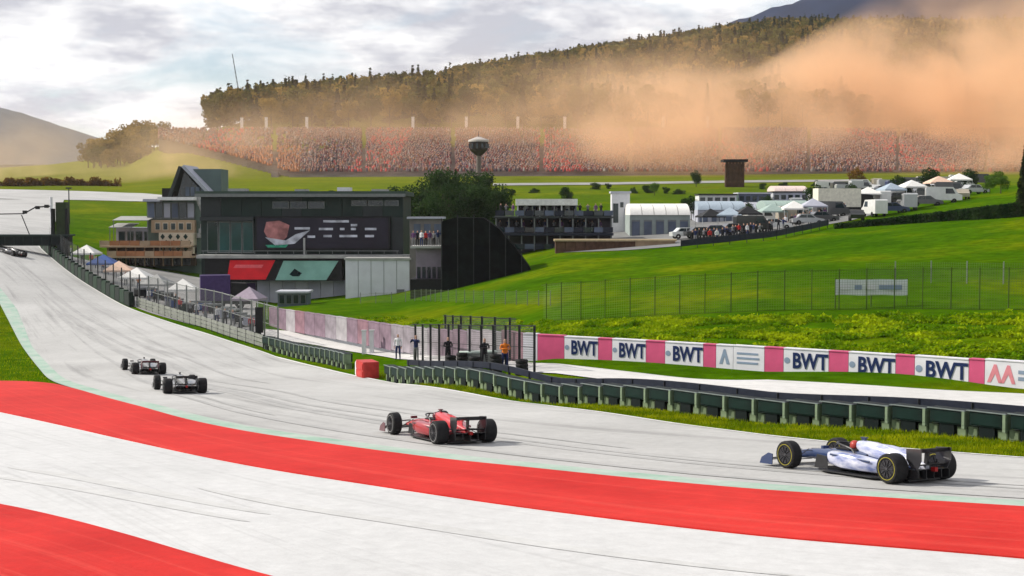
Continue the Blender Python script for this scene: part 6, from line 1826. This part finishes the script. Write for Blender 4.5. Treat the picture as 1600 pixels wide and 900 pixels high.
# timber tower and small round trees
fr = Fr(1133, 302, 330)
t = thing('timber_tower', 'dark brown timber tower at the foot of the grandstand', 'tower', fr.loc)
M_tim = mat('dark_timber', (0.07, 0.038, 0.022), 0.85, 0.3, 1.0)
fr.b(MB(), 1136, 256, 1163, 302, 0.3, 4).box((fr.X(1136), .3, -5), (fr.X(1163), 4, 0)).build('core', M_tim, t)
for i in range(6): fr.b(MB(), 1133.5 + i * 5, 253, 1138 + i * 5, 303, 0.1, 0.3).build('board', M_tim, t)
fr.b(MB(), 1130, 249, 1168, 253, -0.4, 4.6).build('roof', M_black, t)
for i in range(3): tree_kind(f'green{i}', 'broad', 6, 5, 1800, 0.16, LEAF_GREEN)
tree_kind('rust', 'broad', 6, 5, 1800, 0.16, LEAF_RUST)
for i, (px, Y, k, s_, lab) in enumerate(((885, 255, 'dark0', .36, 'small dark round tree behind the hospitality terrace'), (1087, 330, 'dark1', .36, 'small dark round tree beside the timber tower'), (1338, 300, 'rust', .85, 'small rust-coloured round tree at the back of the paddock'), (1545, 205, 'green0', .5, 'left green bush tree on the crest at the right edge'), (1562, 200, 'green1', .58, 'right green bush tree on the crest at the right edge'), (1022, 290, 'green2', .5, 'small green tree behind the long marquee'))):
    Xx = (px - 800) / F * Y; tree(k, (Xx, Y, hz(Xx, Y) - 0.2), lab, s_)
Xx = (1599 - 800) / F * 150
tree_kind('edge', 'conifer', 8, 2.8, 4200, 0.15, LEAF_FIR)
tree('edge', (Xx, 150, hz(Xx, 150) - .3), 'dark conifer cut off by the right picture edge', 1.0)
# dark leaf strip shaped for the shade on the cut bank along the crest
hd = [(1310, 357), (1380, 352), (1440, 348), (1500, 344), (1545, 342), (1600, 338), (1700, 332)]
HD = smooth_line([G(*p) for p in hd], 200)[0]
def make_shade_strip(line, hgt, wid):
    Ps, Ns = [], []
    for i in range(0, len(line)):
        f = i / len(line); hh = hgt * (0.35 + 0.65 * min(1, f * 1.6))
        n_ = 110; d = rng.uniform(-1, 1, (n_, 3)); d[:, 2] = rng.uniform(0, 1, n_)
        p = np.array([line[i][0], line[i][1], hz(*line[i])])
        Ps.append(p + d * np.array([0.6, wid, hh])); Ns.append(rand_dirs(n_))
    return leaf_mesh('foliage', np.concatenate(Ps), np.concatenate(Ns), 0.16, LEAF_DARK)
t = thing('hedge', 'dark leafy strip standing for the shaded bank on the crest at right', 'hedge', (0, 0, 0))
obj('foliage', make_shade_strip(HD, 1.5, 0.6), t)
mb = MB()
for i in range(0, len(HD), 5): mb.tube((HD[i][0], HD[i][1], hz(*HD[i]) - .2), (HD[i][0] + .1, HD[i][1], hz(*HD[i]) + .7), .05, .03, 5)
mb.build('stems', M_bark, t)
# slanting mast on the left skyline
p0, p1 = P(379, 150, 640), P(363, 84, 640)
t = thing('slanting_mast', 'thin dark slanting mast on the left skyline', 'mast', (p0.x, p0.y, hz(p0.x, p0.y)))
b_ = Vector((0.6, 0, 0)); tp = p1 - t.location
M_mast = mat('mast_steel', (0.05, 0.055, 0.065), 0.5)
for dx, dy in ((-.3, -.3), (.3, -.3), (0, .35)): MB().tube((b_.x + dx, dy, 0), (tp.x + dx * .4, dy * .4, tp.z), 0.10, 0.06, 5).build('chord', M_mast, t)
mb = MB()
for k in range(14):
    f0, f1 = k / 14, (k + 1) / 14; q = 1 - .6 * f0
    mb.tube((b_.x + (tp.x - b_.x) * f0 - .3 * q, -.3 * q, tp.z * f0), (b_.x + (tp.x - b_.x) * f1 + .3 * q, -.3 * q, tp.z * f1), 0.05, n=4)
mb.build('lacing', M_mast, t)
# brown hedge line across the far meadow at left
fh = [(-60, 291), (20, 291), (70, 290), (120, 290), (185, 291)]
FH = smooth_line([G(*p) for p in fh], 160)[0]
def far_hedge():
    Ps, Ns = [], []
    for i in range(len(FH)):
        n_ = 40; d = rng.uniform(-1, 1, (n_, 3)); d[:, 2] = rng.uniform(0, 1, n_)
        Ps.append(np.array([FH[i][0], FH[i][1], hz(*FH[i])]) + d * np.array([0.8, 0.8, 1.5 + 1.2 * math.sin(i * .4) * math.sin(i * .13)])); Ns.append(rand_dirs(n_))
    return leaf_mesh('foliage', np.concatenate(Ps), np.concatenate(Ns), 0.35, LEAF_RUST)
t = thing('hedge', 'low rust-brown hedge across the far meadow at left', 'hedge', (0, 0, 0))
obj('foliage', far_hedge(), t)
mb = MB()
for i in range(0, len(FH), 4): mb.tube((FH[i][0], FH[i][1], hz(*FH[i]) - .2), (FH[i][0] + .1, FH[i][1], hz(*FH[i]) + 1.2), .08, .04, 5)
mb.build('stems', M_bark, t)

# ---------------------------------------------------------------- orange smoke drifting over the grandstand and the wood
def make_smoke(name, label, lo, hi, color, dens, build):
    mb = MB(); mb.box(lo, hi)
    m = bpy.data.materials.new(name); m.use_nodes = True
    nt = m.node_tree; nt.nodes.clear()
    out = nt.nodes.new('ShaderNodeOutputMaterial'); v = nt.nodes.new('ShaderNodeVolumePrincipled')
    v.inputs['Color'].default_value = (*color, 1); v.inputs['Anisotropy'].default_value = 0.25
    nt.links.new(v.outputs[0], out.inputs['Volume'])
    tc = nt.nodes.new('ShaderNodeTexCoord')

    def M(op, a, b=None, c=None, clamp=False):
        n = nt.nodes.new('ShaderNodeMath'); n.operation = op; n.use_clamp = clamp
        for i, q in enumerate((a, b, c)):
            if q is None: continue
            if isinstance(q, (int, float)): n.inputs[i].default_value = q
            else: nt.links.new(q, n.inputs[i])
        return n.outputs[0]

    def ramp(x, pts):
        """piecewise linear density along one axis"""
        n = nt.nodes.new('ShaderNodeMapRange'); a, b = pts[0][0], pts[-1][0]
        n.inputs[1].default_value = a; n.inputs[2].default_value = b; nt.links.new(x, n.inputs[0])
        r = nt.nodes.new('ShaderNodeValToRGB'); e = r.color_ramp.elements
        e[0].position = 0; e[0].color = (pts[0][1],) * 3 + (1,); e[1].position = 1; e[1].color = (pts[-1][1],) * 3 + (1,)
        for p, q in pts[1:-1]: k = e.new((p - a) / (b - a)); k.color = (q,) * 3 + (1,)
        nt.links.new(n.outputs[0], r.inputs[0]); return r.outputs[0]
    sp = nt.nodes.new('ShaderNodeSeparateXYZ'); nt.links.new(tc.outputs['Object'], sp.inputs[0])

    def noise(scale, det, loc=(0, 0, 0), dist=0.0, st=(1, 1, 1)):
        mp = nt.nodes.new('ShaderNodeMapping'); mp.inputs['Location'].default_value = loc; mp.inputs['Scale'].default_value = st; nt.links.new(tc.outputs['Object'], mp.inputs[0])
        n = nt.nodes.new('ShaderNodeTexNoise'); n.inputs['Scale'].default_value = scale; n.inputs['Detail'].default_value = det; n.inputs['Roughness'].default_value = 0.55; n.inputs['Distortion'].default_value = dist
        nt.links.new(mp.outputs[0], n.inputs['Vector']); return n.outputs['Fac']
    d = build(M, ramp, sp, noise)
    nt.links.new(M('MULTIPLY', d, dens), v.inputs['Density'])
    o = mb.build(name, m); o['kind'] = 'stuff'; o['label'] = label; o['category'] = 'smoke'
    m.cycles.volume_step_rate = 1.0
    return o


def cloud(M, ramp, sp, noise):
    X, Y, Z = sp.outputs
    n1 = M('ADD', M('MULTIPLY', noise(0.013, 4, (0.3, 1.7, 0.2), 0.6), 0.66), M('MULTIPLY', noise(0.038, 4, (2.3, 0.7, 5.2), 0.8), 0.34))
    billow = M('ADD', M('MULTIPLY', M('SUBTRACT', n1, 0.477, clamp=True), 20.0), 0.05)
    gx = ramp(X, [(-140, 0.0), (-90, 0.08), (0, 0.3), (30, 1.0), (110, 1.0), (165, 1.0), (190, 0.55), (215, 0.10), (290, 0.0)])
    cap = M('MULTIPLY', ramp(X, [(-140, 0.40), (0, 0.50), (30, 0.52), (62, 0.52), (95, 0.50), (118, 0.62), (150, 0.72), (230, 0.76)]), 125.0)   # top of the plume
    zt = M('DIVIDE', Z, cap)
    gz = ramp(zt, [(0.0, 0.7), (0.3, 1.0), (0.6, 0.9), (0.8, 0.5), (1.05, 0.0)])
    gy = ramp(Y, [(395, 0.0), (425, 0.22), (480, 0.45), (530, 1.0), (610, 0.9), (690, 0.0)])
    gv = ramp(X, [(-140, 0.0), (-100, 0.25), (20, 0.45), (80, 1.0), (230, 1.0), (290, 0.0)])
    low = ramp(Z, [(4, 0.0), (14, 1.0), (34, 0.9), (70, 0.0)])                     # denser close to the ground at the right
    gr = ramp(X, [(30, 0.0), (110, 1.0), (200, 1.0), (240, 0.2), (290, 0.0)])
    d = M('ADD', M('MULTIPLY', billow, M('MULTIPLY', gx, gz)), M('MULTIPLY', gv, M('MULTIPLY', gz, 0.07)))
    d = M('ADD', d, M('MULTIPLY', M('MULTIPLY', low, gr), M('ADD', M('MULTIPLY', billow, 0.5), 0.13)))
    return M('MULTIPLY', d, gy)


make_smoke('smoke_cloud', 'huge orange smoke cloud drifting across the wooded hillside', (-140, 395, 4), (290, 690, 150), (1.0, 0.69, 0.44), 0.037, cloud)


def wisp(M, ramp, sp, noise):
    X, Y, Z = sp.outputs
    b = M('MULTIPLY', M('SUBTRACT', M('ADD', M('MULTIPLY', noise(0.03, 4, (4.3, 0.7, 1.2), 0.7), 0.7), M('MULTIPLY', noise(0.09, 3, (0.3, 2.7, 1.2), 0.7), 0.3)), 0.45, clamp=True), 10.0)
    gx = ramp(X, [(-182, 0.0), (-160, 0.8), (-140, 0.25), (-122, 0.35), (-105, 1.0), (-80, 0.8), (-58, 0.0)])
    gz = ramp(Z, [(12, 0.7), (22, 1.0), (32, 0.5), (46, 0.0)])
    gy = ramp(Y, [(400, 0.0), (425, 1.0), (470, 0.8), (520, 0.0)])
    return M('MULTIPLY', M('MULTIPLY', b, gx), M('MULTIPLY', gz, gy))


make_smoke('smoke_wisp', 'thin peach smoke wisps at the left end of the grandstand', (-182, 400, 8), (-58, 520, 46), (1.0, 0.72, 0.48), 0.022, wisp)

# the air of the valley: far hills fade
mh = bpy.data.materials.new('haze'); mh.use_nodes = True
mh.node_tree.nodes.clear()
ho = mh.node_tree.nodes.new('ShaderNodeOutputMaterial'); hv = mh.node_tree.nodes.new('ShaderNodeVolumePrincipled')
hv.inputs['Color'].default_value = (0.95, 0.94, 1.0, 1); hv.inputs['Density'].default_value = 0.00005; hv.inputs['Anisotropy'].default_value = 0.2
mh.node_tree.links.new(hv.outputs[0], ho.inputs['Volume'])
hzo = MB().box((-26000, -1500, -70), (26000, 9500, 560)).build('haze', mh); hzo['kind'] = 'stuff'; hzo['label'] = 'thin pale haze filling the valley air'
